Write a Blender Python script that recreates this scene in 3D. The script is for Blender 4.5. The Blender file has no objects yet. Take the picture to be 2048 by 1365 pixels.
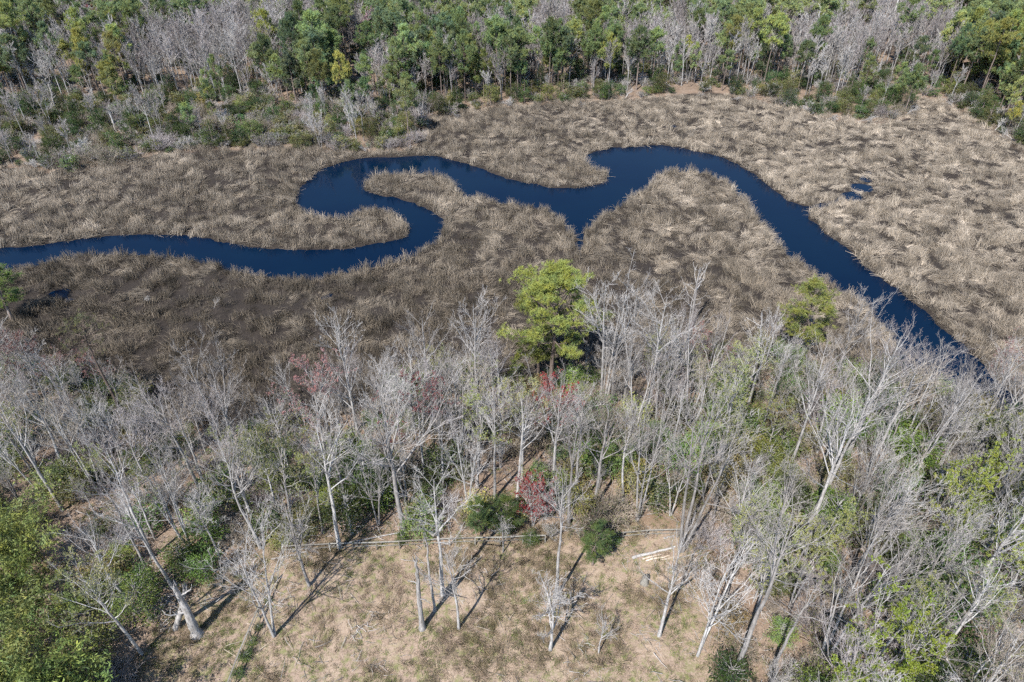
import bpy, math
import numpy as np
from mathutils import Vector, Euler

# ------------------------------------------------------------------ camera, light, exposure
S = bpy.context.scene
COL = S.collection
CAM_H = 58.0
PITCH = math.radians(36.6)          # how far the camera looks down
FPX = 1365.0                        # focal length in photo pixels (2048 wide)
cd = bpy.data.cameras.new('camera'); cam = bpy.data.objects.new('camera', cd); COL.objects.link(cam)
cd.sensor_width = 36.0; cd.lens = 36.0 * FPX / 2048.0
cd.clip_start = 0.5; cd.clip_end = 6000.0
cam.location = (0, 0, CAM_H); cam.rotation_euler = (math.radians(90) - PITCH, 0, 0)
S.camera = cam

SUN_AZ = math.radians(210.0)        # from +Y, clockwise seen from above: the sun stands behind the camera, left
SUN_EL = math.radians(50.0)
world = bpy.data.worlds.new('World'); S.world = world; world.use_nodes = True
wn = world.node_tree.nodes; wl = world.node_tree.links
bg = wn['Background']
sky = wn.new('ShaderNodeTexSky'); sky.sky_type = 'NISHITA'; sky.sun_disc = False
sky.sun_elevation = SUN_EL; sky.sun_rotation = SUN_AZ
sky.air_density = 1.0; sky.dust_density = 0.0; sky.ozone_density = 3.0
wl.new(sky.outputs[0], bg.inputs['Color']); bg.inputs['Strength'].default_value = 0.115
sd = bpy.data.lights.new('sun', 'SUN'); sun = bpy.data.objects.new('sun', sd); COL.objects.link(sun)
sd.energy = 4.5; sd.angle = math.radians(0.53); sd.color = (1.0, 0.965, 0.92)
tosun = Vector((math.sin(SUN_AZ) * math.cos(SUN_EL), math.cos(SUN_AZ) * math.cos(SUN_EL), math.sin(SUN_EL)))
sun.rotation_euler = tosun.to_track_quat('Z', 'Y').to_euler()
sun.location = (-60, -60, 120)
S.view_settings.view_transform = 'Standard'; S.view_settings.look = 'None'
S.view_settings.exposure = 0.85; S.view_settings.gamma = 1.0
S.view_settings.use_curve_mapping = False
S.cycles.use_denoising = False
S.cycles.max_bounces = 3; S.cycles.diffuse_bounces = 1; S.cycles.glossy_bounces = 2
S.cycles.transmission_bounces = 2; S.cycles.transparent_max_bounces = 4
S.cycles.adaptive_threshold = .03; S.cycles.caustics_reflective = False; S.cycles.caustics_refractive = False

rng = np.random.default_rng(7)
cp, sp = math.cos(PITCH), math.sin(PITCH)

# ------------------------------------------------------------------ noise, polygons, ground
def hash2(ix, iy, seed):
    h = (ix.astype(np.int64) * 374761393 + iy.astype(np.int64) * 668265263 + seed * 1274126177) & 0xFFFFFFFF
    h = ((h ^ (h >> 13)) * 1274126177) & 0xFFFFFFFF
    return ((h ^ (h >> 16)) & 0xFFFFFF) / float(0xFFFFFF)
def vnoise(x, y, seed=0):
    ix, iy = np.floor(x), np.floor(y); fx, fy = x - ix, y - iy
    ux, uy = fx * fx * (3 - 2 * fx), fy * fy * (3 - 2 * fy)
    a = hash2(ix, iy, seed); b = hash2(ix + 1, iy, seed); c = hash2(ix, iy + 1, seed); d = hash2(ix + 1, iy + 1, seed)
    return (a * (1 - ux) + b * ux) * (1 - uy) + (c * (1 - ux) + d * ux) * uy
def fbm(x, y, seed=0, oct=3):
    x = np.asarray(x, float); y = np.asarray(y, float)
    v = 0; a = 0.5; t = 0
    for o in range(oct):
        v = v + a * vnoise(x * 2 ** o + 17.3 * o, y * 2 ** o - 9.1 * o, seed + o); t += a; a *= 0.5
    return v / t
def sstep(a, b, x):
    t = np.clip((x - a) / (b - a), 0, 1); return t * t * (3 - 2 * t)

def on_plane(px, py, z=0.0):
    px = np.asarray(px, float); py = np.asarray(py, float)
    u = (px - 1024) / FPX; v = (682.5 - py) / FPX
    dy = cp + v * sp; dz = -sp + v * cp
    t = (z - CAM_H) / dz
    return u * t, dy * t
def to_px(x, y, z):
    w = z - CAM_H
    f = y * cp - w * sp; u = y * sp + w * cp
    return 1024 + FPX * x / f, 682.5 - FPX * u / f
def height_to(y, py, z0):           # height of a thing at depth y whose top shows at photo row py
    k = (682.5 - py) / FPX
    w = y * (k * cp - sp) / (cp + k * sp)
    return CAM_H + w - z0
def chaikin(P, n=2, closed=True):
    P = np.asarray(P, float)
    for _ in range(n):
        Q = np.roll(P, -1, 0)
        P = np.stack([0.75 * P + 0.25 * Q, 0.25 * P + 0.75 * Q], 1).reshape(-1, 2)
    return P
def sdf(x, y, poly):                # > 0 outside
    x = np.asarray(x, float).ravel(); y = np.asarray(y, float).ravel()
    out = np.empty(len(x)); A = poly; B = np.roll(poly, -1, 0); E = B - A; L2 = (E ** 2).sum(1) + 1e-12
    for s in range(0, len(x), 20000):
        X = x[s:s + 20000, None]; Y = y[s:s + 20000, None]
        wx, wy = X - A[:, 0], Y - A[:, 1]
        t = np.clip((wx * E[:, 0] + wy * E[:, 1]) / L2, 0, 1)
        d = np.sqrt(((wx - t * E[:, 0]) ** 2 + (wy - t * E[:, 1]) ** 2).min(1))
        cond = ((A[:, 1] > Y) != (B[:, 1] > Y)) & (X < E[:, 0] * (Y - A[:, 1]) / (E[:, 1] + 1e-12) + A[:, 0])
        ins = cond.sum(1) % 2 == 1
        out[s:s + 20000] = np.where(ins, -d, d)
    return out

north = [(-300, 505), (-60, 500), (0, 498), (60, 493), (130, 483), (190, 476), (260, 471), (330, 471), (372, 474), (380, 462), (386, 474), (430, 481), (480, 493), (560, 499),
 (620, 503), (690, 500), (740, 491), (790, 481), (815, 471), (819, 457), (802, 441), (775, 424), (745, 421), (714, 426), (702, 441), (650, 441), (620, 433), (602, 420),
 (592, 400), (598, 380), (620, 356), (650, 336), (690, 322), (740, 315), (800, 314), (860, 312), (900, 318), (940, 330), (980, 345), (1020, 358), (1060, 368), (1100, 376),
 (1150, 379), (1200, 369), (1219, 356), (1212, 344), (1182, 338), (1164, 325), (1170, 310), (1200, 300), (1260, 293), (1310, 290), (1345, 292), (1400, 304), (1450, 317),
 (1500, 344), (1540, 374), (1580, 404), (1615, 414), (1662, 404), (1690, 396), (1668, 412), (1622, 424), (1618, 438), (1650, 466), (1700, 502), (1760, 552), (1810, 592), (1850, 627), (1890, 661),
 (1925, 686), (1960, 722), (2000, 768), (2060, 830), (2300, 1010)]
south = [(2300, 1050), (2040, 856), (1960, 808), (1900, 782), (1830, 757), (1795, 762), (1740, 757), (1733, 735), (1788, 722), (1784, 682), (1752, 642), (1722, 611), (1690, 586),
 (1660, 570), (1640, 555), (1600, 530), (1560, 500), (1530, 465), (1515, 440), (1500, 409), (1475, 393), (1465, 373), (1430, 353), (1380, 343), (1330, 348), (1305, 363),
 (1290, 383), (1240, 413), (1200, 438), (1176, 458), (1167, 475), (1165, 500), (1160, 520), (1152, 500), (1148, 470), (1112, 440), (1106, 424), (1080, 419), (1030, 416), (1000, 408), (960, 403), (925, 398),
 (905, 373), (895, 358), (850, 352), (800, 352), (760, 352), (730, 366), (725, 382), (760, 391), (790, 396), (830, 406), (870, 426), (888, 446), (880, 478), (850, 503), (810, 523),
 (760, 538), (700, 546), (640, 559), (600, 561), (540, 559), (490, 554), (460, 541), (430, 529), (380, 521), (320, 517), (260, 512), (200, 512), (140, 519), (80, 529),
 (30, 541), (0, 549), (-60, 557), (-300, 575)]
R = chaikin(north + south, 2); rx, ry = on_plane(R[:, 0], R[:, 1]); RIVER = np.stack([rx, ry], 1)
farb = [(-700, 330), (-300, 335), (0, 340), (120, 347), (220, 338), (300, 318), (420, 303), (560, 301), (640, 308), (720, 309), (800, 306), (848, 292), (864, 245), (930, 228), (1050, 212),
 (1200, 207), (1300, 197), (1420, 188), (1500, 198), (1560, 215), (1650, 240), (1750, 250), (1815, 240), (1838, 196), (1870, 205), (1900, 222), (1960, 255), (2048, 300), (2300, 400), (2900, 600)]
nearb = [(2900, 1000), (2300, 960), (2040, 868), (1960, 818), (1830, 768), (1740, 765), (1560, 742), (1500, 728), (1300, 728), (1200, 745), (1110, 770), (1000, 775), (900, 775), (800, 800),
 (640, 835), (560, 855), (400, 855), (300, 830), (150, 765), (0, 700), (-300, 690), (-900, 690)]
mx, my = on_plane(*np.array(farb + nearb, float).T); MARSH = np.stack([mx, my], 1)
clear_px = [(330, 1290), (400, 1190), (470, 1125), (530, 1102), (700, 1094), (1000, 1084), (1210, 1075), (1360, 1068), (1400, 1100), (1415, 1200), (1440, 1365), (1500, 1700), (200, 1700), (290, 1365)]
kx, ky = on_plane(*np.array(clear_px, float).T, 1.5); CLEAR = np.stack([kx, ky], 1)

def river_d(x, y):
    x = np.asarray(x, float).ravel(); y = np.asarray(y, float).ravel()
    return sdf(x, y, RIVER) + 1.5 * (fbm(x / 2.6, y / 2.6, 131, 2) - .5) + .5 * (fbm(x / .9, y / .9, 133, 1) - .5)
def terrain(x, y, detail=True):
    x = np.asarray(x, float).ravel(); y = np.asarray(y, float).ravel()
    m = sdf(x, y, MARSH); r = river_d(x, y)
    near = y < 90
    rise = np.where(near, 1.7 * sstep(0, 22, m), 3.5 * sstep(0, 70, m))
    base = 0.15 + 0.40 * (fbm(x / 5.0, y / 5.0, 3) - 0.46) + 0.12 * (fbm(x / 1.6, y / 1.6, 9, 2) - 0.5) + 1.3 * np.maximum(0, fbm(x / 2.2, y / 2.2, 14, 2) - .48)
    # wetter, more open ground around the small pools
    for (qx, qy, rad, dep) in POOLS:
        base = base - .62 * dep * np.exp(-(((x - qx) ** 2 + (y - qy) ** 2) / (.7 * rad) ** 2))
    lev = sstep(0.0, 4.0, m)
    z = base * (1 - lev) + lev * (0.25 + 0.25 * (fbm(x / 6.0, y / 6.0, 5) - 0.5) * (1 + rise)) + rise
    edge = sstep(0.0, 0.9, r); z = np.where(r > 0, z * edge + (1 - edge) * -0.03 + 0.16 * sstep(0, .5, r) * (1 - sstep(.8, 3., r)), -0.03 - np.minimum(-r * 0.5, 1.4))
    return z
POOLS = []
for (px, py, rad, dep) in [(1722, 376, 2.2, 1.5), (1732, 358, 2.0, 1.4), (1738, 346, 1.5, 1.1), (1706, 392, 2.2, 1.3), (1690, 398, 2.0, 1.2), (1345, 252, 2.0, .45), (1350, 275, 1.6, .4), (1170, 520, 3.0, .3), (1210, 590, 3.0, .22), (1350, 520, 3, .2),
      (650, 590, 2.5, .35), (660, 640, 2.5, .3), (585, 650, 2.2, .35), (560, 640, 2., .3), (105, 585, 2.5, .3), (130, 600, 3., .3), (1990, 600, 2.2, .35), (1250, 540, 2.5, .25), (1290, 560, 2.5, .2),
      (410, 470, 1.5, .4), (490, 440, 2.5, .25), (420, 425, 2.5, .25), (560, 545, 2, .25), (1430, 560, 2.2, .25), (300, 560, 3., .18), (450, 590, 3., .18), (1860, 390, 2.5, .2), (1730, 560, 2, .2)]:
    a, b = on_plane(px, py); POOLS.append((float(a), float(b), rad, dep))
def ground_at(px, py):
    z = 0.5
    for _ in range(4):
        x, y = on_plane(px, py, z); z = float(terrain(np.array([x]), np.array([y]))[0])
    return float(x), float(y), z

# ------------------------------------------------------------------ mesh collecting
class Geo:
    def __init__(s): s.V = []; s.F = []; s.M = []; s.n = 0
    def add(s, V, F, mat=0):
        V = np.asarray(V, np.float32).reshape(-1, 3); F = np.asarray(F, np.int32)
        s.V.append(V); s.F.append(F + s.n); s.M.append(np.full(len(F), mat, np.int32)); s.n += len(V)
    def join(s, o, mat=0):
        off = s.n
        for V in o.V: s.V.append(V); s.n += len(V)
        for F in o.F: s.F.append(F + off); s.M.append(np.full(len(F), mat, np.int32))
    def mesh(s, name, mats, smooth=False):
        me = bpy.data.meshes.new(name)
        V = np.concatenate(s.V); me.vertices.add(len(V)); me.vertices.foreach_set('co', V.ravel())
        cnt = np.concatenate([np.full(len(F), F.shape[1], np.int32) for F in s.F])
        idx = np.concatenate([F.ravel() for F in s.F]); mi = np.concatenate(s.M)
        me.loops.add(len(idx)); me.loops.foreach_set('vertex_index', idx.astype(np.int32))
        me.polygons.add(len(cnt)); st = np.concatenate([[0], np.cumsum(cnt)[:-1]]).astype(np.int32)
        me.polygons.foreach_set('loop_start', st); me.polygons.foreach_set('material_index', mi)
        me.polygons.foreach_set('use_smooth', np.full(len(cnt), smooth))
        for m in mats: me.materials.append(m)
        me.update(calc_edges=True); return me

def unit(v): return v / (np.linalg.norm(v, axis=-1, keepdims=True) + 1e-9)
def tubes(geo, P, Rr, sides, mat=0):      # P (N,K,3) centre lines, Rr (N,K) radii
    N, K, _ = P.shape
    T = unit(P[:, -1] - P[:, 0]); ref = np.where(np.abs(T[:, 2:3]) > .9, np.array([[1., 0, 0]]), np.array([[0, 0, 1.]]))
    A = unit(np.cross(T, ref)); B = np.cross(T, A)
    ang = np.arange(sides) * 2 * math.pi / sides
    ring = np.cos(ang)[None, :, None] * A[:, None, :] + np.sin(ang)[None, :, None] * B[:, None, :]
    V = P[:, :, None, :] + Rr[:, :, None, None] * ring[:, None]
    base = (np.arange(N) * K * sides)[:, None, None] + (np.arange(K - 1) * sides)[None, :, None]
    j = np.arange(sides); j2 = (j + 1) % sides
    F = np.stack([base + j, base + j2, base + sides + j2, base + sides + j], -1).reshape(-1, 4)
    geo.add(V.reshape(-1, 3), F, mat)
def perp(T, r):
    w = r.normal(size=T.shape); w -= (w * T).sum(-1, keepdims=True) * T; return unit(w)
def along(P, t):                          # P (N,K,3), t (N,k) -> points, tangents
    N, K, _ = P.shape; f = np.clip(t, 0, .9999) * (K - 1); i = f.astype(int); fr = (f - i)[..., None]
    n = np.arange(N)[:, None]
    a = P[n, i]; b = P[n, i + 1]; return a * (1 - fr) + b * fr, unit(b - a)
def shoots(P, L, Rr, k, r, t=(.3, 1), ang=(45, 12), ratio=(.35, .6), up=.2, curv=.2, K=4, wob=.06, rmin=.006, rk=.55, tl=.5):
    N = len(P)
    tt = t[0] + (t[1] - t[0]) * ((np.arange(k)[None] + r.random((N, k))) / k)
    p, T = along(P, tt)
    f = np.clip(tt, 0, .9999) * (P.shape[1] - 1); i = f.astype(int); fr = f - i; n = np.arange(N)[:, None]
    pr = Rr[n, i] * (1 - fr) + Rr[n, i + 1] * fr
    p = p.reshape(-1, 3); T = T.reshape(-1, 3); pr = pr.ravel()
    a = np.radians(r.normal(ang[0], ang[1], len(p)))[:, None]
    d = T * np.cos(a) + perp(T, r) * np.sin(a); d[:, 2] += up; d = unit(d)
    ln = np.repeat(L, k) * r.uniform(*ratio, len(p)) * (1 - tl * (tt.ravel() - t[0]) / (t[1] - t[0] + 1e-6))
    s = np.linspace(0, 1, K)[None, :, None]
    bend = np.zeros((len(p), 3)); bend[:, 2] = curv; bend += r.normal(0, .15, (len(p), 3))
    Q = p[:, None] + ln[:, None, None] * (s * d[:, None] + s * s * bend[:, None] + wob * r.normal(size=(len(p), K, 3)) * (s * (s > 0)))
    r0 = np.maximum(pr * rk, rmin * 1.3); R2 = r0[:, None] * (1 - s[:, :, 0]) + rmin * s[:, :, 0]
    return Q, ln, R2
def trunk_line(H, r0, rt, r, K=9, wob=.015, lean=(0, 0), base=(0, 0), flare=1.25):
    s = np.linspace(0, 1, K); w = np.cumsum(r.normal(0, wob * H / 3, (K, 2)), 0); w -= w[0]
    P = np.zeros((1, K, 3)); P[0, :, 0] = base[0] + lean[0] * H * s + w[:, 0] * s; P[0, :, 1] = base[1] + lean[1] * H * s + w[:, 1] * s; P[0, :, 2] = H * s - .25 * (s == 0)
    Rr = (r0 * (1 - s) ** .85 + rt); Rr[0] *= flare; return P, Rr[None]
def cards(geo, C, size, r, aspect=.5, flat=0.0, mat=0):      # pointed leaf-like four-corner faces
    n = len(C); d = unit(r.normal(size=(n, 3)) * np.array([1, 1, 1 - flat * .8])); w = perp(d, r); 
    if flat: w = unit(w * np.array([1, 1, 1 - flat * .8]))
    s = (np.asarray(size) * r.uniform(.6, 1.3, n))[:, None]
    V = np.stack([C - d * s * .5, C + w * s * aspect * .5, C + d * s * .5, C - w * s * aspect * .5], 1)
    geo.add(V.reshape(-1, 3), np.arange(4 * n).reshape(n, 4), mat)
def needles(geo, C, m, ln, wd, r, up=.35, mat=0):            # bursts of narrow blades round each point
    n = len(C); d = r.normal(size=(n, m, 3)); d[..., 2] += up; d = unit(d); w = perp(d, r)
    l = (ln * r.uniform(.6, 1.2, (n, m)))[..., None]; c = C[:, None] + r.normal(0, ln * .18, (n, m, 3))
    V = np.stack([c - w * wd * .5, c + w * wd * .5, c + d * l + w * wd * .25, c + d * l - w * wd * .25], 2)
    geo.add(V.reshape(-1, 3), np.arange(4 * n * m).reshape(n * m, 4), mat)

# ------------------------------------------------------------------ materials
def mat_new(name):
    m = bpy.data.materials.new(name); m.use_nodes = True; nt = m.node_tree; nt.nodes.clear()
    out = nt.nodes.new('ShaderNodeOutputMaterial'); return m, nt, out
def nd(nt, typ, **kw):
    n = nt.nodes.new(typ)
    for k, v in kw.items():
        if k.startswith('_'): setattr(n, k[1:], v)
        else: n.inputs[k.replace('__', ' ')].default_value = v
    return n
def mixc(nt, fac, a, b, mode='MIX'):
    n = nt.nodes.new('ShaderNodeMix'); n.data_type = 'RGBA'; n.blend_type = mode
    for sock, v in ((n.inputs['Factor'], fac), (n.inputs['A'], a), (n.inputs['B'], b)):
        if hasattr(v, 'links') or isinstance(v, bpy.types.NodeSocket): nt.links.new(v, sock)
        elif isinstance(v, (tuple, list)): sock.default_value = (*v[:3], 1)
        else: sock.default_value = v
    return n.outputs['Result']
def ramp(nt, fac, lo, hi):
    n = nt.nodes.new('ShaderNodeMapRange'); n.inputs['From Min'].default_value = lo; n.inputs['From Max'].default_value = hi
    nt.links.new(fac, n.inputs['Value']); return n.outputs[0]
def noise(nt, scale, detail=3, vec=None, rough=.55):
    n = nt.nodes.new('ShaderNodeTexNoise'); n.inputs['Scale'].default_value = scale; n.inputs['Detail'].default_value = detail; n.inputs['Roughness'].default_value = rough
    if vec is not None: nt.links.new(vec, n.inputs['Vector'])
    return n.outputs[0]
def wpos(nt): return nt.nodes.new('ShaderNodeNewGeometry').outputs['Position']

def bark_mat(name, a, b, rough=.9, streak=True):
    m, nt, out = mat_new(name); pos = wpos(nt)
    mp = nt.nodes.new('ShaderNodeMapping'); mp.inputs['Scale'].default_value = (5, 5, .9 if streak else 5); nt.links.new(pos, mp.inputs[0])
    f = ramp(nt, noise(nt, 1.2, 5, mp.outputs[0], .65), .34, .62)
    c = mixc(nt, f, a, b); oi = nt.nodes.new('ShaderNodeObjectInfo')
    c = mixc(nt, 1.0, c, mixc(nt, oi.outputs['Random'], (.58, .55, .53), (1.15, 1.14, 1.13)), 'MULTIPLY')
    p = nd(nt, 'ShaderNodeBsdfPrincipled', Roughness=rough); p.inputs['Specular IOR Level'].default_value = .2
    nt.links.new(c, p.inputs['Base Color'])
    bp = nd(nt, 'ShaderNodeBump', Strength=.5, Distance=.03); nt.links.new(f, bp.inputs['Height']); nt.links.new(bp.outputs[0], p.inputs['Normal'])
    nt.links.new(p.outputs[0], out.inputs[0]); return m
def leaf_mat(name, fixed=None, var=(.65, 1.35), trans=.25, tip=(1.25, 1.1, .7)):
    m, nt, out = mat_new(name); oi = nt.nodes.new('ShaderNodeObjectInfo')
    c = oi.outputs['Color'] if fixed is None else mixc(nt, 0., fixed, fixed)
    c = mixc(nt, 1., c, mixc(nt, oi.outputs['Random'], (var[0],) * 3, (var[1],) * 3), 'MULTIPLY')
    c = mixc(nt, ramp(nt, noise(nt, .9, 4, wpos(nt)), .35, .7), mixc(nt, 1., c, (.78, .9, 1.1), 'MULTIPLY'), mixc(nt, 1., c, tip, 'MULTIPLY'))
    d = nd(nt, 'ShaderNodeBsdfPrincipled', Roughness=.6); d.inputs['Specular IOR Level'].default_value = .25; t = nt.nodes.new('ShaderNodeBsdfTranslucent')
    nt.links.new(c, d.inputs['Base Color']); nt.links.new(c, t.inputs['Color'])
    if not trans: nt.links.new(d.outputs[0], out.inputs[0]); return m
    mx_ = nd(nt, 'ShaderNodeMixShader', Fac=trans); nt.links.new(d.outputs[0], mx_.inputs[1]); nt.links.new(t.outputs[0], mx_.inputs[2])
    nt.links.new(mx_.outputs[0], out.inputs[0]); return m
def blade_mat(name, cols, trans=.2, big=.05):
    """dry or green blades: colour by the tuft's own tint, its random number and broad patches"""
    m, nt, out = mat_new(name)
    at = nt.nodes.new('ShaderNodeAttribute'); at.attribute_type = 'INSTANCER'; at.attribute_name = 'tint'
    oi = nt.nodes.new('ShaderNodeObjectInfo'); pos = wpos(nt)
    c = mixc(nt, at.outputs['Fac'], cols[0], cols[1])
    c = mixc(nt, ramp(nt, noise(nt, .55, 4, pos), .42, .72), c, cols[2])
    c = mixc(nt, 1., c, mixc(nt, oi.outputs['Random'], (.5, .5, .5), (1.42, 1.4, 1.37)), 'MULTIPLY')
    d = nd(nt, 'ShaderNodeBsdfPrincipled', Roughness=.75); d.inputs['Specular IOR Level'].default_value = .2; t = nt.nodes.new('ShaderNodeBsdfTranslucent')
    nt.links.new(c, d.inputs['Base Color']); nt.links.new(c, t.inputs['Color'])
    if not trans: nt.links.new(d.outputs[0], out.inputs[0]); return m
    mx_ = nd(nt, 'ShaderNodeMixShader', Fac=trans); nt.links.new(d.outputs[0], mx_.inputs[1]); nt.links.new(t.outputs[0], mx_.inputs[2])
    nt.links.new(mx_.outputs[0], out.inputs[0]); return m

M_bark = bark_mat('grey_bark', (.21, .20, .19), (.50, .485, .47))
M_twig = bark_mat('pale_twigs', (.32, .30, .285), (.45, .43, .41), streak=False)
M_mauve = bark_mat('mauve_twigs', (.27, .24, .235), (.38, .345, .335), streak=False)
M_tan = bark_mat('tan_twigs', (.27, .225, .175), (.38, .33, .27), streak=False)
M_pbark = bark_mat('pine_bark', (.13, .10, .085), (.27, .22, .19))
M_dead = bark_mat('bleached_wood', (.34, .32, .30), (.54, .52, .495))
M_raw = bark_mat('split_raw_wood', (.50, .40, .29), (.70, .62, .52))
M_fence = bark_mat('weathered_boards', (.21, .20, .175), (.35, .335, .30), streak=False)
M_leaf = leaf_mat('foliage'); M_pine = leaf_mat('pine_needles', trans=.3)
M_PF = [leaf_mat('distant_pine_%d' % i, fixed=c, trans=.3) for i, c in enumerate([(.20, .26, .125), (.235, .29, .13), (.27, .305, .13)])]
M_bud = leaf_mat('buds', trans=.3, tip=(1.1, 1., 1.))
M_marsh = blade_mat('marsh_rush', [(.085, .072, .056), (.46, .39, .31), (.25, .207, .158)], trans=0)
M_dry = blade_mat('dry_grass', [(.17, .14, .08), (.46, .36, .275), (.34, .26, .19)])
M_green = blade_mat('green_grass', [(.10, .15, .04), (.22, .27, .08), (.16, .18, .07)])

def ground_material():
    m, nt, out = mat_new('ground'); pos = wpos(nt)
    z = nt.nodes.new('ShaderNodeVertexColor'); z.layer_name = 'zone'
    sep = nt.nodes.new('ShaderNodeSeparateColor'); nt.links.new(z.outputs[0], sep.inputs[0])
    n1 = noise(nt, 6., 6, pos, .7); n2 = noise(nt, .35, 4, pos); n3 = noise(nt, 1.6, 5, pos, .65)
    litter = mixc(nt, ramp(nt, n1, .32, .68), (.14, .10, .073), (.38, .285, .215))
    litter = mixc(nt, ramp(nt, n2, .45, .7), litter, (.20, .135, .09))
    lawn = mixc(nt, ramp(nt, n1, .3, .7), (.20, .145, .10), (.43, .325, .25))
    lawn = mixc(nt, ramp(nt, n3, .47, .66), lawn, (.20, .20, .085)); lawn = mixc(nt, ramp(nt, noise(nt, .9, 6, pos, .7), .55, .72), lawn, (.13, .095, .07))
    lawn = mixc(nt, ramp(nt, n2, .52, .66), lawn, mixc(nt, ramp(nt, n1, .3, .7), (.26, .19, .135), (.47, .365, .275)))
    mud = mixc(nt, ramp(nt, n1, .35, .65), (.014, .012, .012), (.06, .048, .038))
    far = mixc(nt, ramp(nt, n3, .4, .65), (.15, .11, .08), (.29, .215, .16))
    c = mixc(nt, sep.outputs[0], litter, mud); c = mixc(nt, sep.outputs[1], c, lawn); c = mixc(nt, sep.outputs[2], c, far)
    p = nd(nt, 'ShaderNodeBsdfPrincipled', Roughness=.95); p.inputs['Specular IOR Level'].default_value = .15
    nt.links.new(c, p.inputs['Base Color'])
    bp = nd(nt, 'ShaderNodeBump', Strength=.8, Distance=.08); nt.links.new(n1, bp.inputs['Height']); nt.links.new(bp.outputs[0], p.inputs['Normal'])
    nt.links.new(p.outputs[0], out.inputs[0]); return m
def water_material():
    m, nt, out = mat_new('creek_water'); pos = wpos(nt)
    p = nd(nt, 'ShaderNodeBsdfPrincipled', Roughness=.03, IOR=1.333)
    p.inputs['Base Color'].default_value = (.0002, .0088, .029, 1); p.inputs['Specular IOR Level'].default_value = .2
    nt.links.new(mixc(nt, ramp(nt, noise(nt, .07, 4, pos), .35, .7), (.0001, .0068, .0235), (.0008, .0095, .0265)), p.inputs['Base Color']); rr = nt.nodes.new('ShaderNodeMapRange'); rr.inputs['From Min'].default_value = .4; rr.inputs['From Max'].default_value = .65; rr.inputs['To Min'].default_value = .02; rr.inputs['To Max'].default_value = .09; nt.links.new(noise(nt, .12, 4, pos), rr.inputs[0]); nt.links.new(rr.outputs[0], p.inputs['Roughness'])
    mp = nt.nodes.new('ShaderNodeMapping'); mp.inputs['Scale'].default_value = (1.2, 2.6, 1); nt.links.new(pos, mp.inputs[0])
    bp = nd(nt, 'ShaderNodeBump', Strength=.05, Distance=.05); nt.links.new(noise(nt, 1.6, 3, mp.outputs[0]), bp.inputs['Height']); nt.links.new(bp.outputs[0], p.inputs['Normal'])
    nt.links.new(p.outputs[0], out.inputs[0]); return m

# ------------------------------------------------------------------ object helpers
def obj(name, data, parent=None, color=None):
    o = bpy.data.objects.new(name, data); COL.objects.link(o)
    if parent is not None: o.parent = parent
    if color is not None: o.color = (*color, 1)
    return o
def tag(o, label=None, cat=None, group=None, kind=None):
    if label: o['label'] = label
    if cat: o['category'] = cat
    if group: o['group'] = group
    if kind: o['kind'] = kind
    return o
def thing(name, parts, loc, rz, scale, label, cat, group=None, tilt=(0, 0)):
    """an Empty at the thing's base with one child for every (part name, mesh, colour)"""
    e = bpy.data.objects.new(name, None); COL.objects.link(e); e.empty_display_size = .5
    e.location = loc; e.rotation_euler = (tilt[0], tilt[1], rz)
    e.scale = scale if isinstance(scale, (tuple, list)) else (scale,) * 3
    tag(e, label, cat, group)
    for (pn, me, c) in parts: obj(pn, me, e, c)
    return e

# ------------------------------------------------------------------ ground sheet and creek
gx = np.unique(np.concatenate([np.linspace(-2500, -480, 12), np.arange(-480, -115, 7.), np.arange(-115, 115.1, .75), np.arange(122, 480, 7.), np.linspace(480, 2500, 12)]))
gy = np.unique(np.concatenate([np.linspace(-800, -40, 8), np.arange(-40, 20, 5.), np.arange(20, 62, 1.5), np.arange(62, 200.1, .75), np.arange(205, 520, 6.), np.linspace(520, 4000, 14)]))
GX, GY = np.meshgrid(gx, gy); gz = terrain(GX, GY)
g = Geo(); nx, ny = len(gx), len(gy); ii = (np.arange(ny - 1)[:, None] * nx + np.arange(nx - 1)[None]).ravel()
g.add(np.stack([GX.ravel(), GY.ravel(), gz], 1), np.stack([ii, ii + 1, ii + nx + 1, ii + nx], 1))
gme = g.mesh('ground', [ground_material()], True)
gm = sdf(GX, GY, MARSH); gc = sdf(GX, GY, CLEAR); zc = np.zeros((nx * ny, 4), np.float32); zc[:, 3] = 1
jit = 3.0 * (fbm(GX.ravel() / 3, GY.ravel() / 3, 21) - .5)
zc[:, 0] = 1 - sstep(-1, 1.5, gm + jit); zc[:, 1] = (1 - sstep(-1.5, 1.5, gc + jit)) * (GY.ravel() < 60); zc[:, 2] = (GY.ravel() > 120) * sstep(0, 8, gm)
ca = gme.attributes.new('zone', 'FLOAT_COLOR', 'POINT'); ca.data.foreach_set('color', zc.ravel())
tag(obj('ground', gme), kind='structure')
g = Geo(); g.add([(-330, 40, 0), (330, 40, 0), (330, 215, 0), (-330, 215, 0)], [(0, 1, 2, 3)])
tag(obj('creek_water', g.mesh('creek_water', [water_material()])), kind='structure')

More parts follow.
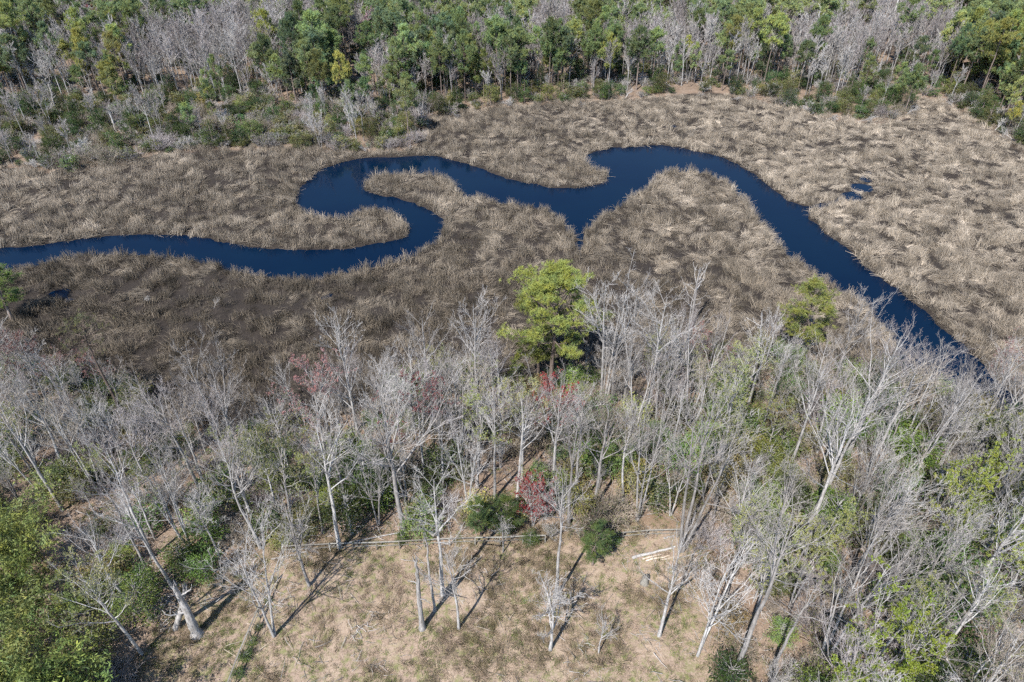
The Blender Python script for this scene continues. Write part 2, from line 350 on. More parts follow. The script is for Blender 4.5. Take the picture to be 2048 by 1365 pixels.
# ------------------------------------------------------------------ scattered stuff (geometry nodes over points)
def scatter(name, pts, rot, scl, idx, tint, protos, label, cat=None):
    me = bpy.data.meshes.new(name); me.vertices.add(len(pts)); me.vertices.foreach_set('co', np.asarray(pts, np.float32).ravel())
    for nm, ty, fld, v in (('rot', 'FLOAT_VECTOR', 'vector', rot), ('scl', 'FLOAT', 'value', scl), ('idx', 'INT', 'value', idx), ('tint', 'FLOAT', 'value', tint)):
        a = me.attributes.new(nm, ty, 'POINT'); a.data.foreach_set(fld, np.asarray(v, np.int32 if ty == 'INT' else np.float32).ravel())
    pc = bpy.data.collections.new(name + '_kinds')
    for i, (pm, c) in enumerate(protos):
        po = bpy.data.objects.new('%s_kind_%02d' % (name, i), pm); pc.objects.link(po)
        if c is not None: po.color = (*c, 1)
    o = obj(name, me); md = o.modifiers.new('scatter', 'NODES')
    ng = bpy.data.node_groups.new(name, 'GeometryNodeTree'); md.node_group = ng
    ng.interface.new_socket('Geometry', in_out='INPUT', socket_type='NodeSocketGeometry'); ng.interface.new_socket('Geometry', in_out='OUTPUT', socket_type='NodeSocketGeometry')
    gi = ng.nodes.new('NodeGroupInput'); go = ng.nodes.new('NodeGroupOutput'); ip = ng.nodes.new('GeometryNodeInstanceOnPoints')
    ci = ng.nodes.new('GeometryNodeCollectionInfo'); ci.inputs['Collection'].default_value = pc; ci.inputs['Separate Children'].default_value = True; ci.inputs['Reset Children'].default_value = True
    def na(n, ty):
        a = ng.nodes.new('GeometryNodeInputNamedAttribute'); a.data_type = ty; a.inputs['Name'].default_value = n; return a.outputs['Attribute']
    er = ng.nodes.new('FunctionNodeEulerToRotation'); L = ng.links.new
    L(gi.outputs[0], ip.inputs['Points']); L(ci.outputs[0], ip.inputs['Instance']); ip.inputs['Pick Instance'].default_value = True
    L(na('idx', 'INT'), ip.inputs['Instance Index']); L(na('rot', 'FLOAT_VECTOR'), er.inputs[0]); L(er.outputs[0], ip.inputs['Rotation']); L(na('scl', 'FLOAT'), ip.inputs['Scale']); L(ip.outputs[0], go.inputs[0])
    tag(o, label, cat, kind='stuff'); return o

def tuft(n, h, spread, lean, wd, r, mat, droop=.5, K=3):
    """n blades from a small foot, fanning out and bending over towards +x"""
    g = Geo(); s = np.linspace(0, 1, K)[None, :, None]
    b = r.normal(0, spread * .30, (n, 3)); b[:, 2] = -.05
    az = r.uniform(0, 2 * math.pi, n); tl = np.abs(r.normal(0, .42, n))
    d = np.stack([np.cos(az) * np.sin(tl) + lean * r.uniform(.5, 1.3, n), np.sin(az) * np.sin(tl), np.cos(tl)], 1); d = unit(d)
    l = h * r.uniform(.6, 1.15, n)
    dr = d * np.array([1, 1, 0]) * .35; dr[:, 2] = -droop * np.linalg.norm(d[:, :2], axis=1)
    P = b[:, None] + l[:, None, None] * (s * d[:, None] + s * s * dr[:, None])
    w = perp(unit(d), r) * wd * .5; wk = np.linspace(1, .25, K)[None, :, None]
    A = P + w[:, None] * wk; B = P - w[:, None] * wk; V = np.stack([A, B], 2).reshape(n, -1, 3)
    F = []
    for k in range(K - 1): F.append(np.array([2 * k, 2 * k + 1, 2 * k + 3, 2 * k + 2]))
    F = (np.array(F)[None] + (np.arange(n) * 2 * K)[:, None, None]).reshape(-1, 4)
    g.add(V.reshape(-1, 3), F); return g.mesh('tuft', [mat])

r = np.random.default_rng(11)
mp = [tuft(46, 1.3, 1.0, .15, .042, r, M_marsh), tuft(46, 1.2, 1.1, .5, .042, r, M_marsh, .6), tuft(50, 1.2, 1.2, 1.0, .046, r, M_marsh, .55),
      tuft(50, 1.2, 1.3, 1.8, .046, r, M_marsh, .35), tuft(32, 1.5, .7, .05, .05, r, M_marsh, .3), tuft(54, 1.1, 1.5, 2.6, .046, r, M_marsh, .2)]
bx0, bx1, by0, by1 = -190, 190, 60, 190
step = .76
ux, uy = np.meshgrid(np.arange(bx0, bx1, step), np.arange(by0, by1, step)); ux = ux.ravel() + r.uniform(-.3, .3, ux.size); uy = uy.ravel() + r.uniform(-.3, .3, uy.size)
vx, vy = to_px(ux, uy, 0.); ok = (vx > -90) & (vx < 2140) & (vy < 900); ux, uy, vx, vy = ux[ok], uy[ok], vx[ok], vy[ok]
ms = sdf(ux, uy, MARSH); rs = river_d(ux, uy); uz = terrain(ux, uy)
clump = .8 * fbm(ux / 1.25, uy / 1.25, 31, 1) + .2 * fbm(ux / 6., uy / 6., 33, 2)
wetter = .06 * sstep(1500, 900, vx + .8 * (430 - vy))
keep = (ms < np.where(uy > 100, 4.0, 2.0) * r.random(len(ux)) ** .6) & (rs > .1) & ((uz > -.02) | (rs < .8))
bank = rs < 2.2
low = ~(bank | (clump > .40 + wetter + .2 * sstep(.10, -.04, uz))); keep &= ~low | ((r.random(len(ux)) < .55 - 4 * wetter) & (uz > -.01))
keep &= (r.random(len(ux)) < np.clip(1.1 - (uy - 80) / 260, .6, 1))
ux, uy, uz, vx, vy, rs, clump, ms, low = [a[keep] for a in (ux, uy, uz, vx, vy, rs, clump, ms, low)]
flow = 6.0 * fbm(ux / 9., uy / 9., 41, 2) + 6.0 * fbm(ux / 2.8, uy / 2.8, 45, 1)
lod = fbm(ux / 3.2, uy / 3.2, 51, 2) - .12 * sstep(1700, 900, vx + .8 * (430 - vy)) - .03 + .12 * (r.random(len(ux)) - .5)
idx = np.select([lod < .36, lod < .44, lod < .51, lod < .60], [0, 1, 2, 3], 5); idx = np.where(r.random(len(ux)) < .12, 4, idx); idx = np.where(rs < 1.3, np.where(r.random(len(ux)) < .6, 4, 1), idx)
# pale beds upstream and at right, dark needle-rush beds at lower left
pale = .27 + .42 * sstep(1100, 1900, vx + .8 * (430 - vy)) + .10 * sstep(420, 250, vy) + .30 * sstep(520, 150, vx) * sstep(520, 380, vy) - .34 * sstep(470, 640, vy) * sstep(1250, 350, vx) - .12 * sstep(470, 640, vy)
tint = np.clip(pale + 1.1 * (fbm(ux / 3.4, uy / 3.4, 61) - .5) + .10 * (rs < 2.5) + .2 * (idx == 5) - .38 * low + .7 * (clump - .5), .0, 1.)  # low thatch in the gaps is darker, with shade between clumps painted in
scl = r.uniform(.7, 1.15, len(ux)) * (.45 + 1.15 * clump) * np.where(idx == 5, .85, np.where(idx == 3, .9, 1)) * np.where(low, .5, 1)
rot = np.stack([r.normal(0, .1, len(ux)), r.normal(0, .1, len(ux)), flow + r.normal(0, .45, len(ux))], 1)
# blades on the bank hang out over the water
scatter('marsh_grass', np.stack([ux, uy, uz], 1), rot, scl, idx, tint, [(m, None) for m in mp], 'tan and brown rushes covering the salt marsh round the creek', 'grass')
print('marsh tufts', len(ux))

# clearing: straw-coloured short grass and green clumps
r = np.random.default_rng(12)
dp = [tuft(30, .36, .55, .4, .03, r, M_dry), tuft(30, .32, .7, 1.4, .03, r, M_dry), tuft(34, .85, .6, .5, .03, r, M_dry), tuft(34, .7, .7, 1.5, .03, r, M_dry)]
gp = [tuft(34, .25, .5, .2, .03, r, M_green), tuft(40, .4, .6, .3, .035, r, M_green)]
ux, uy = np.meshgrid(np.arange(-40, 32, .42), np.arange(20, 52, .42)); ux = ux.ravel() + r.uniform(-.2, .2, ux.size); uy = uy.ravel() + r.uniform(-.2, .2, uy.size)
cs = sdf(ux, uy, CLEAR); k = (cs < 1.5) & (r.random(len(ux)) < .1 + 1.1 * fbm(ux / 2, uy / 2, 5)); ux, uy = ux[k], uy[k]; uz = terrain(ux, uy)
tall = fbm(ux / 4, uy / 4, 77)
vx, vy = to_px(ux, uy, 1.5); tall = tall + .16 * np.exp(-((vx - 980) / 260) ** 2 - ((vy - 1250) / 110) ** 2) - .12 * sstep(1200, 1330, vx)
idx = np.where(tall > .55, r.integers(2, 4, len(ux)), r.integers(0, 2, len(ux)))
scatter('dry_grass', np.stack([ux, uy, uz], 1), np.stack([0 * ux, 0 * ux, r.uniform(0, 6.3, len(ux))], 1), r.uniform(.6, 1.2, len(ux)), idx, np.clip(1.6 * fbm(ux / 3, uy / 3, 71) - .3 - .35 * (idx > 1), 0, 1), [(m, None) for m in dp], 'straw coloured short dry grass over the clearing floor', 'grass')
ux, uy = np.meshgrid(np.arange(-60, 60, .5), np.arange(18, 70, .5)); ux = ux.ravel() + r.uniform(-.25, .25, ux.size); uy = uy.ravel() + r.uniform(-.25, .25, uy.size)
cs = sdf(ux, uy, CLEAR); ms = sdf(ux, uy, MARSH); gn = fbm(ux / 2.2, uy / 2.2, 81, 3); vx, vy = to_px(ux, uy, 1.5)
green = gn + .07 * sstep(1230, 1330, vy) + .07 * sstep(760, 520, vx) * sstep(1200, 1340, vy) + .06 * (np.abs(cs) < 1.5)
k = ((cs < 2) & (green > .55) | (cs > 2) & (ms > 5) & (gn > .63)) & (r.random(len(ux)) < .7); ux, uy = ux[k], uy[k]; uz = terrain(ux, uy)
scatter('green_grass', np.stack([ux, uy, uz], 1), np.stack([0 * ux, 0 * ux, r.uniform(0, 6.3, len(ux))], 1), r.uniform(.5, 1.1, len(ux)), r.integers(0, 2, len(ux)), r.random(len(ux)), [(m, None) for m in gp], 'green weed clumps dotted over the clearing and wood floor', 'grass')

# ------------------------------------------------------------------ tree kinds
def bare_tree(seed, H, r0, stems=1, cb=.45, crad=.20, n1=12, n2=6, n3=5, n4=2, tw=.0075, wob=.02, leaf=0, leafsize=.16, upright=.25, lean=.02):
    """leafless tree: returns (trunk with limbs, twig crown, bud or leaf geometry)"""
    r = np.random.default_rng(seed); T = Geo(); C = Geo(); B = Geo()
    P1s, L1s, R1s = [], [], []
    for s in range(stems):
        a = 2 * math.pi * s / stems + r.uniform(0, 1); sp_ = (.0 if stems == 1 else r.uniform(.07, .16))
        h = H * (1 if s == 0 else r.uniform(.75, .98))
        P, Rr = trunk_line(h, r0 * (1 if stems == 1 else .75), .02, r, K=10, wob=wob, lean=(math.cos(a) * sp_ + r.normal(0, lean), math.sin(a) * sp_ + r.normal(0, lean)), base=(math.cos(a) * r0 * .5 * (stems > 1), math.sin(a) * r0 * .5 * (stems > 1)))
        tubes(T, P, Rr, 7); k1 = max(4, int(n1 / stems ** .6))
        Q, L, R2 = shoots(P, np.array([H * crad * 2.0]), Rr, k1, r, t=(cb, .985), ang=(52, 12), ratio=(.65, 1.1), up=upright, curv=.28, K=6, wob=.035, rmin=tw * 1.3, rk=.52, tl=.62)
        # one or two big forks continuing upwards
        Qf, Lf, Rf = shoots(P, np.array([H * (1 - cb)]), Rr, 2, r, t=(cb * .95, .75), ang=(26, 6), ratio=(.6, .85), up=.3, curv=.12, K=6, wob=.02, rmin=tw * 1.5, rk=.75, tl=.2)
        tubes(T, Q, R2, 5); tubes(T, Qf, Rf, 5)
        P1s += [Q, Qf]; L1s += [L, Lf]; R1s += [R2, Rf]
    P1 = np.concatenate(P1s); L1 = np.concatenate(L1s); R1 = np.concatenate(R1s)
    P2, L2, R2 = shoots(P1, L1, R1, n2, r, t=(.22, 1), ang=(42, 12), ratio=(.30, .52), up=.22, curv=.22, K=5, rmin=tw * 1.1)
    tubes(C, P2, R2, 4)
    P3, L3, R3 = shoots(P2, L2, R2, n3, r, t=(.15, 1), ang=(40, 13), ratio=(.38, .65), up=.2, curv=.2, K=4, rmin=tw * .9)
    tubes(C, P3, R3, 3)
    last = P3
    if n4:
        P4, L4, R4 = shoots(P3, L3, R3, n4, r, t=(.2, 1), ang=(36, 12), ratio=(.4, .7), up=.2, curv=.15, K=3, rmin=tw * .7)
        tubes(C, P4, R4, 3); last = P4
    if leaf:
        pick = r.integers(0, len(last), leaf); c, _ = along(last[pick], r.uniform(.3, 1, (leaf, 1))); c = c[:, 0] + r.normal(0, .06, (leaf, 3))
        cards(B, c, leafsize, r, .7)
    return T, C, B

def pine_tree(seed, H, r0, cb=.5, crad=.22, n1=30, clusters=900, m=10, ln=.32, wd=.05, stray=3, flatcrown=.35, tuftr=.28):
    r = np.random.default_rng(seed); T = Geo(); C = Geo()
    P, Rr = trunk_line(H, r0, .03, r, K=10, wob=.012, lean=(r.normal(0, .015), r.normal(0, .015))); tubes(T, P, Rr, 8)
    n = n1; tt = cb + (1 - cb) * np.sort(r.random(n)) ** .9
    p, _ = along(P, tt[None]); p = p[0]
    az = np.arange(n) * 2.4 + r.normal(0, .5, n); el = np.radians(-5 + 55 * ((tt - cb) / (1 - cb)) ** 1.5 + r.normal(0, 10, n))
    prof = np.sin(np.clip((tt - cb) / (1 - cb), .02, 1) ** .75 * math.pi * .86 + .35); L = H * crad * np.clip(prof, .25, 1) * r.uniform(.7, 1.2, n)
    d = np.stack([np.cos(az) * np.cos(el), np.sin(az) * np.cos(el), np.sin(el)], 1); s = np.linspace(0, 1, 6)[None, :, None]
    up = np.zeros((n, 3)); up[:, 2] = .25
    Q = p[:, None] + L[:, None, None] * (s * d[:, None] + s * s * up[:, None] + .04 * r.normal(size=(n, 6, 3)) * s); R1 = (.035 + .012 * L)[:, None] * (1 - .75 * s[:, :, 0]) * np.ones((n, 1))
    tubes(T, Q, R1, 4)
    Q2, L2, R2 = shoots(Q, L, R1, 6, r, t=(.35, 1), ang=(45, 12), ratio=(.3, .5), up=.15, curv=.25, K=4, rmin=.015); tubes(T, Q2, R2, 3)
    if stray:                                    # bare stubs under the crown
        ts = cb * r.uniform(.55, 1, stray); Pd, _ = along(P, ts[None]); az = r.uniform(0, 6.28, stray); dd = np.stack([np.cos(az), np.sin(az), .15 + 0 * az], 1)
        Qd = Pd[0][:, None] + (H * .07 * r.uniform(.5, 1.4, stray))[:, None, None] * np.linspace(0, 1, 3)[None, :, None] * dd[:, None]; tubes(T, Qd, np.tile([.05, .035, .015], (stray, 1)), 4)
    pick = r.integers(0, len(Q2), clusters); c, _ = along(Q2[pick], r.uniform(.35, 1.05, (clusters, 1))); c = c[:, 0] + r.normal(0, tuftr, (clusters, 3)) * np.array([1, 1, .6])
    needles(C, c, m, ln, wd, r, up=.5)
    return T, C

def cedar_tree(seed, H, rad, n=2200, size=.3, lobes=16, shape='cone'):
    """dense evergreen: uneven sprays round a short trunk"""
    r = np.random.default_rng(seed); T = Geo(); C = Geo()
    P, Rr = trunk_line(H * .92, .05 + H * .016, .02, r, K=6, wob=.03); tubes(T, P, Rr, 6)
    k = lobes * 3; tt = r.uniform(.08, .98, k) ** .9
    wprof = (1 - tt) ** .75 * 1.05 + .12 if shape == 'cone' else np.sqrt(np.clip(1 - (2 * tt - .95) ** 2, .05, 1))
    az = np.arange(k) * 2.4 + r.normal(0, .4, k); L = rad * wprof * r.uniform(.65, 1.2, k)
    el = np.radians(r.normal(22, 12, k)); d = np.stack([np.cos(az) * np.cos(el), np.sin(az) * np.cos(el), np.sin(el)], 1)
    p, _ = along(P, tt[None]); p = p[0]; p[:, 2] -= .15 * H * .3
    Q = p[:, None] + (L[:, None] * np.linspace(0, 1, 4)[None])[..., None] * d[:, None]; Q[..., 2] = np.maximum(Q[..., 2], .05)
    tubes(T, Q, np.tile([.03, .024, .016, .008], (k, 1)), 3)
    w = L ** 1.5; pick = r.choice(k, n, p=w / w.sum()); u = r.uniform(.25, 1.05, (n, 1)) ** .6; c, _ = along(Q[pick], u)
    c = c[:, 0] + r.normal(0, 1, (n, 3)) * (.12 * rad + .05) * np.array([1, 1, .7]); c[:, 2] = np.maximum(c[:, 2], .05)
    cards(C, c, size, r, .45); return T, C

def brush(seed, H, n=40, tw=.010, leaf=0, size=.12):
    """many-stemmed twiggy bush"""
    r = np.random.default_rng(seed); T = Geo(); C = Geo(); B = Geo()
    az = r.uniform(0, 6.28, n); el = np.radians(r.uniform(35, 85, n)); L = H * r.uniform(.55, 1.1, n); b = r.normal(0, H * .10, (n, 3)); b[:, 2] = -.05
    d = np.stack([np.cos(az) * np.cos(el), np.sin(az) * np.cos(el), np.sin(el)], 1); s = np.linspace(0, 1, 6)[None, :, None]; dr = d * np.array([1, 1, 0]) * .3; dr[:, 2] = -.12
    P = b[:, None] + L[:, None, None] * (s * d[:, None] + s * s * dr[:, None] + .035 * r.normal(size=(n, 6, 3)) * s); Rr = (.02 + .006 * H) * (1 - .8 * s[:, :, 0]) * np.ones((n, 1)); tubes(T, P, Rr, 4)
    P2, L2, R2 = shoots(P, L, Rr, 7, r, t=(.3, 1), ratio=(.22, .42), K=4, rmin=tw); tubes(C, P2, R2, 3)
    P3, L3, R3 = shoots(P2, L2, R2, 4, r, t=(.2, 1), ratio=(.4, .7), K=3, rmin=tw * .8); tubes(C, P3, R3, 3)
    if leaf:
        pick = r.integers(0, len(P3), leaf); c, _ = along(P3[pick], r.uniform(.2, 1, (leaf, 1))); cards(B, c[:, 0] + r.normal(0, .08, (leaf, 3)), size, r, .6)
    return T, C, B

def bamboo(seed, H, n=20, leaf=3400):
    r = np.random.default_rng(seed); T = Geo(); C = Geo()
    b = r.normal(0, .55, (n, 3)); b[:, 2] = -.05; az = r.uniform(0, 6.28, n); L = H * r.uniform(.65, 1.08, n); s = np.linspace(0, 1, 9)[None, :, None]
    d = np.stack([np.cos(az) * .12, np.sin(az) * .12, 1 + 0 * az], 1); dr = np.stack([np.cos(az) * .28, np.sin(az) * .28, -.16 + 0 * az], 1)
    P = b[:, None] + L[:, None, None] * (s * d[:, None] + s ** 3 * dr[:, None]); Rr = .028 * (1 - .8 * s[:, :, 0]) * np.ones((n, 1)); tubes(T, P, Rr, 5)
    P2, L2, R2 = shoots(P, L, Rr, 9, r, t=(.38, 1), ang=(52, 12), ratio=(.12, .24), up=.1, curv=-.35, K=4, rmin=.006, tl=.5); tubes(T, P2, R2, 3)
    pick = r.integers(0, len(P2), leaf); c, tg = along(P2[pick], r.uniform(.2, 1.05, (leaf, 1))); c = c[:, 0] + r.normal(0, .14, (leaf, 3))
    dl = unit(tg[:, 0] * .7 + r.normal(0, .5, (leaf, 3)) + np.array([0, 0, -.35])); w = perp(dl, r); l = r.uniform(.22, .42, leaf)[:, None]
    V = np.stack([c, c + dl * l * .45 + w * l * .14, c + dl * l, c + dl * l * .45 - w * l * .14], 1); C.add(V.reshape(-1, 3), np.arange(4 * leaf).reshape(-1, 4)); return T, C

def meshes(kind, geos, mats, names):
    return [(nm, g.mesh(kind + '_' + nm, [m], nm in ('trunk', 'stems'))) for nm, g, m in zip(names, geos, mats) if g.V]
def one_mesh(name, geos, mats):
    J = Geo()
    for i, g in enumerate(geos): J.join(g, i)
    return J.mesh(name, mats)

# near bare trees: eight tall kinds, three small ones
NEAR = []
spec = [dict(H=17, r0=.21, cb=.50, crad=.17), dict(H=18, r0=.24, cb=.42, crad=.20, n1=15), dict(H=15, r0=.17, cb=.40, crad=.17, stems=2), dict(H=16, r0=.16, cb=.50, crad=.15, stems=3),
        dict(H=14, r0=.16, cb=.35, crad=.21), dict(H=16, r0=.19, cb=.55, crad=.18, wob=.035), dict(H=13, r0=.14, cb=.30, crad=.20, stems=2, n1=16), dict(H=17, r0=.18, cb=.58, crad=.14, n1=12)]
for i, s_ in enumerate(spec):
    T, C, B = bare_tree(100 + i, **s_); NEAR.append((T, C))
NEARM = [[meshes('bare_tree%d' % i, (T, C), (M_bark, tm), ('trunk', 'crown')) for tm in (M_twig, M_mauve, M_tan)] for i, (T, C) in enumerate(NEAR)]
NEARH = [s_['H'] for s_ in spec]
SMALL = []
for i, s_ in enumerate([dict(H=8, r0=.09, cb=.3, crad=.22, n1=12, n2=7, n3=5, n4=2), dict(H=9, r0=.10, cb=.4, crad=.17, n1=12, n2=6, n3=5, n4=2, wob=.04), dict(H=7, r0=.08, cb=.2, crad=.26, stems=3, n1=12, n2=6, n3=5, n4=2)]):
    T, C, B = bare_tree(140 + i, **s_); SMALL.append(meshes('small_bare_tree%d' % i, (T, C), (M_bark, M_twig), ('trunk', 'crown')))
SMALLH = [8, 9, 7]
BUD = []
for i, s_ in enumerate([dict(H=12, r0=.14, cb=.3, crad=.22, stems=2, leaf=9500, leafsize=.14), dict(H=14, r0=.15, cb=.4, crad=.2, leaf=3200, leafsize=.13), dict(H=5.5, r0=.07, cb=.15, crad=.3, stems=3, n1=12, n2=6, n3=5, n4=2, leaf=3600, leafsize=.12), dict(H=12, r0=.14, cb=.3, crad=.22, stems=2, n4=0, tw=.02, leaf=3200, leafsize=.42)]):
    T, C, B = bare_tree(160 + i, **s_); BUD.append(meshes('budding_tree%d' % i, (T, C, B), (M_bark, M_twig, M_bud), ('trunk', 'crown', 'buds')))
BUDH = [12, 14, 5.5]
PINE = []
for i, s_ in enumerate([dict(H=20, r0=.30, cb=.44, crad=.28, n1=38, clusters=2700, m=14, ln=.34, wd=.045), dict(H=18, r0=.24, cb=.55, crad=.17, n1=26, clusters=900, m=14, ln=.34, wd=.045), dict(H=14, r0=.18, cb=.35, crad=.2, n1=30, clusters=1000, m=12, ln=.34, wd=.045),
                        dict(H=18, r0=.22, cb=.72, crad=.16, n1=22, clusters=160, m=9, ln=.28, wd=.03, tuftr=.2)]):
    T, C = pine_tree(200 + i, **s_); PINE.append(meshes('pine_tree%d' % i, (T, C), (M_pbark, M_pine), ('trunk', 'crown')))
PINEH = [20, 18, 14, 18]
FARP = []; FARPJ = []
for i, s_ in enumerate([dict(H=18, r0=.22, cb=.48, crad=.24), dict(H=19, r0=.24, cb=.55, crad=.22), dict(H=16, r0=.20, cb=.40, crad=.25), dict(H=18, r0=.2, cb=.60, crad=.20), dict(H=15, r0=.18, cb=.33, crad=.23)]):
    T, C = pine_tree(230 + i, n1=26, clusters=760, m=10, ln=.5, wd=.11, tuftr=.40, **s_); FARP.append(meshes('far_pine%d' % i, (T, C), (M_pbark, M_pine), ('trunk', 'crown'))); FARPJ += [one_mesh('far_pine_whole%d' % i, (T, C), [M_pbark, f]) for f in M_PF]
FARB = []; FARBJ = []
for i, s_ in enumerate([dict(H=15, r0=.16, cb=.4, crad=.17), dict(H=16, r0=.17, cb=.5, crad=.15), dict(H=13, r0=.15, cb=.35, crad=.19, stems=2), dict(H=14, r0=.14, cb=.45, crad=.16, wob=.03), dict(H=15, r0=.13, cb=.5, crad=.13, stems=2)]):
    T, C, B = bare_tree(260 + i, n1=12, n2=7, n3=6, n4=0, tw=.024, **s_)
    FARB.append([meshes('far_bare%d' % i, (T, C), (M_bark, tm), ('trunk', 'crown')) for tm in (M_mauve, M_twig)]); FARBJ += [one_mesh('far_bare_whole%d' % i, (T, C), [M_bark, tm]) for tm in (M_mauve, M_twig)]
CEDAR = []
for i, s_ in enumerate([dict(H=7, rad=2.2), dict(H=6, rad=2.6, shape='round', n=2600), dict(H=4, rad=2.4, shape='round', n=2200), dict(H=8, rad=2.4, n=2600), dict(H=3, rad=1.8, shape='round', n=1600)]):
    T, C = cedar_tree(300 + i, size=.26, **s_); CEDAR.append(meshes('cedar%d' % i, (T, C), (M_pbark, M_leaf), ('trunk', 'crown')))
SHRUB = []
for i, s_ in enumerate([dict(H=3.0, rad=1.7, shape='round', n=2600), dict(H=2.2, rad=1.5, shape='round', n=2000), dict(H=4.5, rad=1.8, shape='round', n=3000)]):
    T, C = cedar_tree(330 + i, size=.17, **s_); SHRUB.append(meshes('shrub%d' % i, (T, C), (M_bark, M_leaf), ('stems', 'foliage')))
BRUSH = []
for i, (H, lf, tm) in enumerate([(2.6, 0, M_tan), (3.2, 0, M_mauve), (2.2, 500, M_twig), (3.6, 900, M_tan)]):
    T, C, B = brush(350 + i, H, leaf=lf); BRUSH.append(meshes('brush%d' % i, (T, C, B), (tm, tm, M_leaf), ('stems', 'twigs', 'foliage')))
BAMB = [meshes('bamboo%d' % i, bamboo(380 + i, H), (M_leaf, M_leaf), ('stems', 'foliage')) for i, H in enumerate((9.5, 11, 8))]
DEADM = []
for i in range(3):
    T, C, B = bare_tree(400 + i, 6, .12, stems=1, cb=.15, crad=.3, n1=9, n2=5, n3=3, n4=0, tw=.02, wob=.05); DEADM.append(meshes('dead_top%d' % i, (T, C), (M_dead, M_dead), ('trunk', 'branches')))

def parts(ms, cols=None):
    cols = cols or {}
    return [(nm, me, cols.get(nm)) for nm, me in ms]
def col_j(c, r, a=.18):
    f = np.exp(r.normal(0, a)); return tuple(float(np.clip(v * f * np.exp(r.normal(0, a * .35)), 0, 1)) for v in c)

# ------------------------------------------------------------------ near trees that can be picked out
r = np.random.default_rng(21); TAKEN = []
def at(px, py):
    x, y, z = ground_at(px, py); TAKEN.append((x, y)); return x, y, z
def place(name, ms, H0, base, top, label, cat='tree', rz=None, cols=None, group=None, wide=1., tilt=(0, 0)):
    x, y, z = at(*base); h = height_to(y, top, z) if top else H0; s = h / H0
    return thing(name, parts(ms, cols), (x, y, z), r.uniform(0, 6.28) if rz is None else rz, (s * wide, s * wide, s), label, cat, group, tilt)
YP = (.255, .285, .08); GP = (.15, .21, .06); DG = (.065, .10, .038); OL = (.13, .14, .052); YG = (.26, .29, .05); LG = (.115, .165, .045); RED = (.24, .05, .04)
place('pine_tree', PINE[0], 20, (1100, 792), 552, 'tall broad yellow-green pine with thick pale trunk, centre of the near bank', rz=.4, cols={'crown': YP}, wide=1.18)
place('pine_tree', PINE[2], 14, (1076, 775), 590, 'yellow-green pine just left of the tallest near pine, trunk in shade', rz=2.0, cols={'crown': YP}, wide=1.15)
place('pine_tree', PINE[2], 14, (1035, 800), 712, 'low yellow-green pine at the foot of the tall near pines', rz=4.0, cols={'crown': YP}, wide=.8)
place('pine_tree', PINE[2], 14, (1590, 716), 574, 'small layered yellow-green pine standing alone beside the right creek bend', rz=1.0, cols={'crown': (.29, .31, .09)}, wide=1.6)
place('pine_tree', PINE[2], 14, (25, 640), 540, 'green pine with dead white branches at the left edge of the marsh', rz=1.3, cols={'crown': GP}, wide=1.8)
place('pine_tree', PINE[3], 18, (262, 865), 640, 'thin half-bare grey-green pine leaning at left before the dark marsh', rz=.2, cols={'crown': (.20, .20, .09)})
place('red_maple', BUD[0], 12, (1105, 905), 775, 'tree with rust-red buds below the tallest near pine', cols={'buds': (.32, .06, .05)}, wide=.9)
place('red_maple', BUD[2], 5.5, (1066, 1052), 968, 'bushy red-budded maple just behind the fence', cols={'buds': (.36, .055, .05)})
place('red_maple', BUD[1], 14, (655, 925), 735, 'grey tree with faint pink buds, left of centre at the marsh edge', cols={'buds': (.36, .17, .14)})
place('red_maple', BUD[1], 14, (120, 860), 690, 'brownish-pink budding tree among the left wood tops', cols={'buds': (.30, .16, .12)}, wide=1.2)
place('red_maple', BUD[1], 14, (850, 960), 770, 'pale tree with a few pink buds behind the fence, left of the tall pine', cols={'buds': (.34, .11, .10)})
place('budding_tree', BUD[0], 12, (1850, 1120), 945, 'tree with bright yellow-green new leaves in the right wood', cols={'buds': YG})
place('budding_tree', BUD[0], 12, (1700, 1440), 1265, 'bright yellow-green leafing tree at the bottom edge, right', cols={'buds': (.25, .30, .04)}, wide=1.1)
place('budding_tree', BUD[0], 12, (1985, 1240), 1090, 'yellow-green leafing tree near the right edge', cols={'buds': (.27, .31, .07)})
place('budding_tree', BUD[0], 12, (1580, 1215), 1060, 'yellow-green leafing tree between the clearing and the lower right wood', cols={'buds': (.30, .31, .09)}, wide=.9)
place('budding_tree', BUD[1], 14, (1400, 1010), 840, 'thin yellow-green budding tree right of the log', cols={'buds': (.30, .29, .10)})
place('budding_tree', BUD[1], 14, (1500, 1270), 1075, 'pale yellow-green budding tree right of the clearing', cols={'buds': (.28, .28, .09)})
place('budding_tree', BUD[1], 14, (1440, 870), 705, 'pale lime budding tree right of the white tree clump', cols={'buds': (.30, .31, .11)}, wide=1.1)
place('budding_tree', BUD[1], 14, (640, 1020), 870, 'olive budding tree behind the left end of the fence', cols={'buds': (.24, .23, .07)})
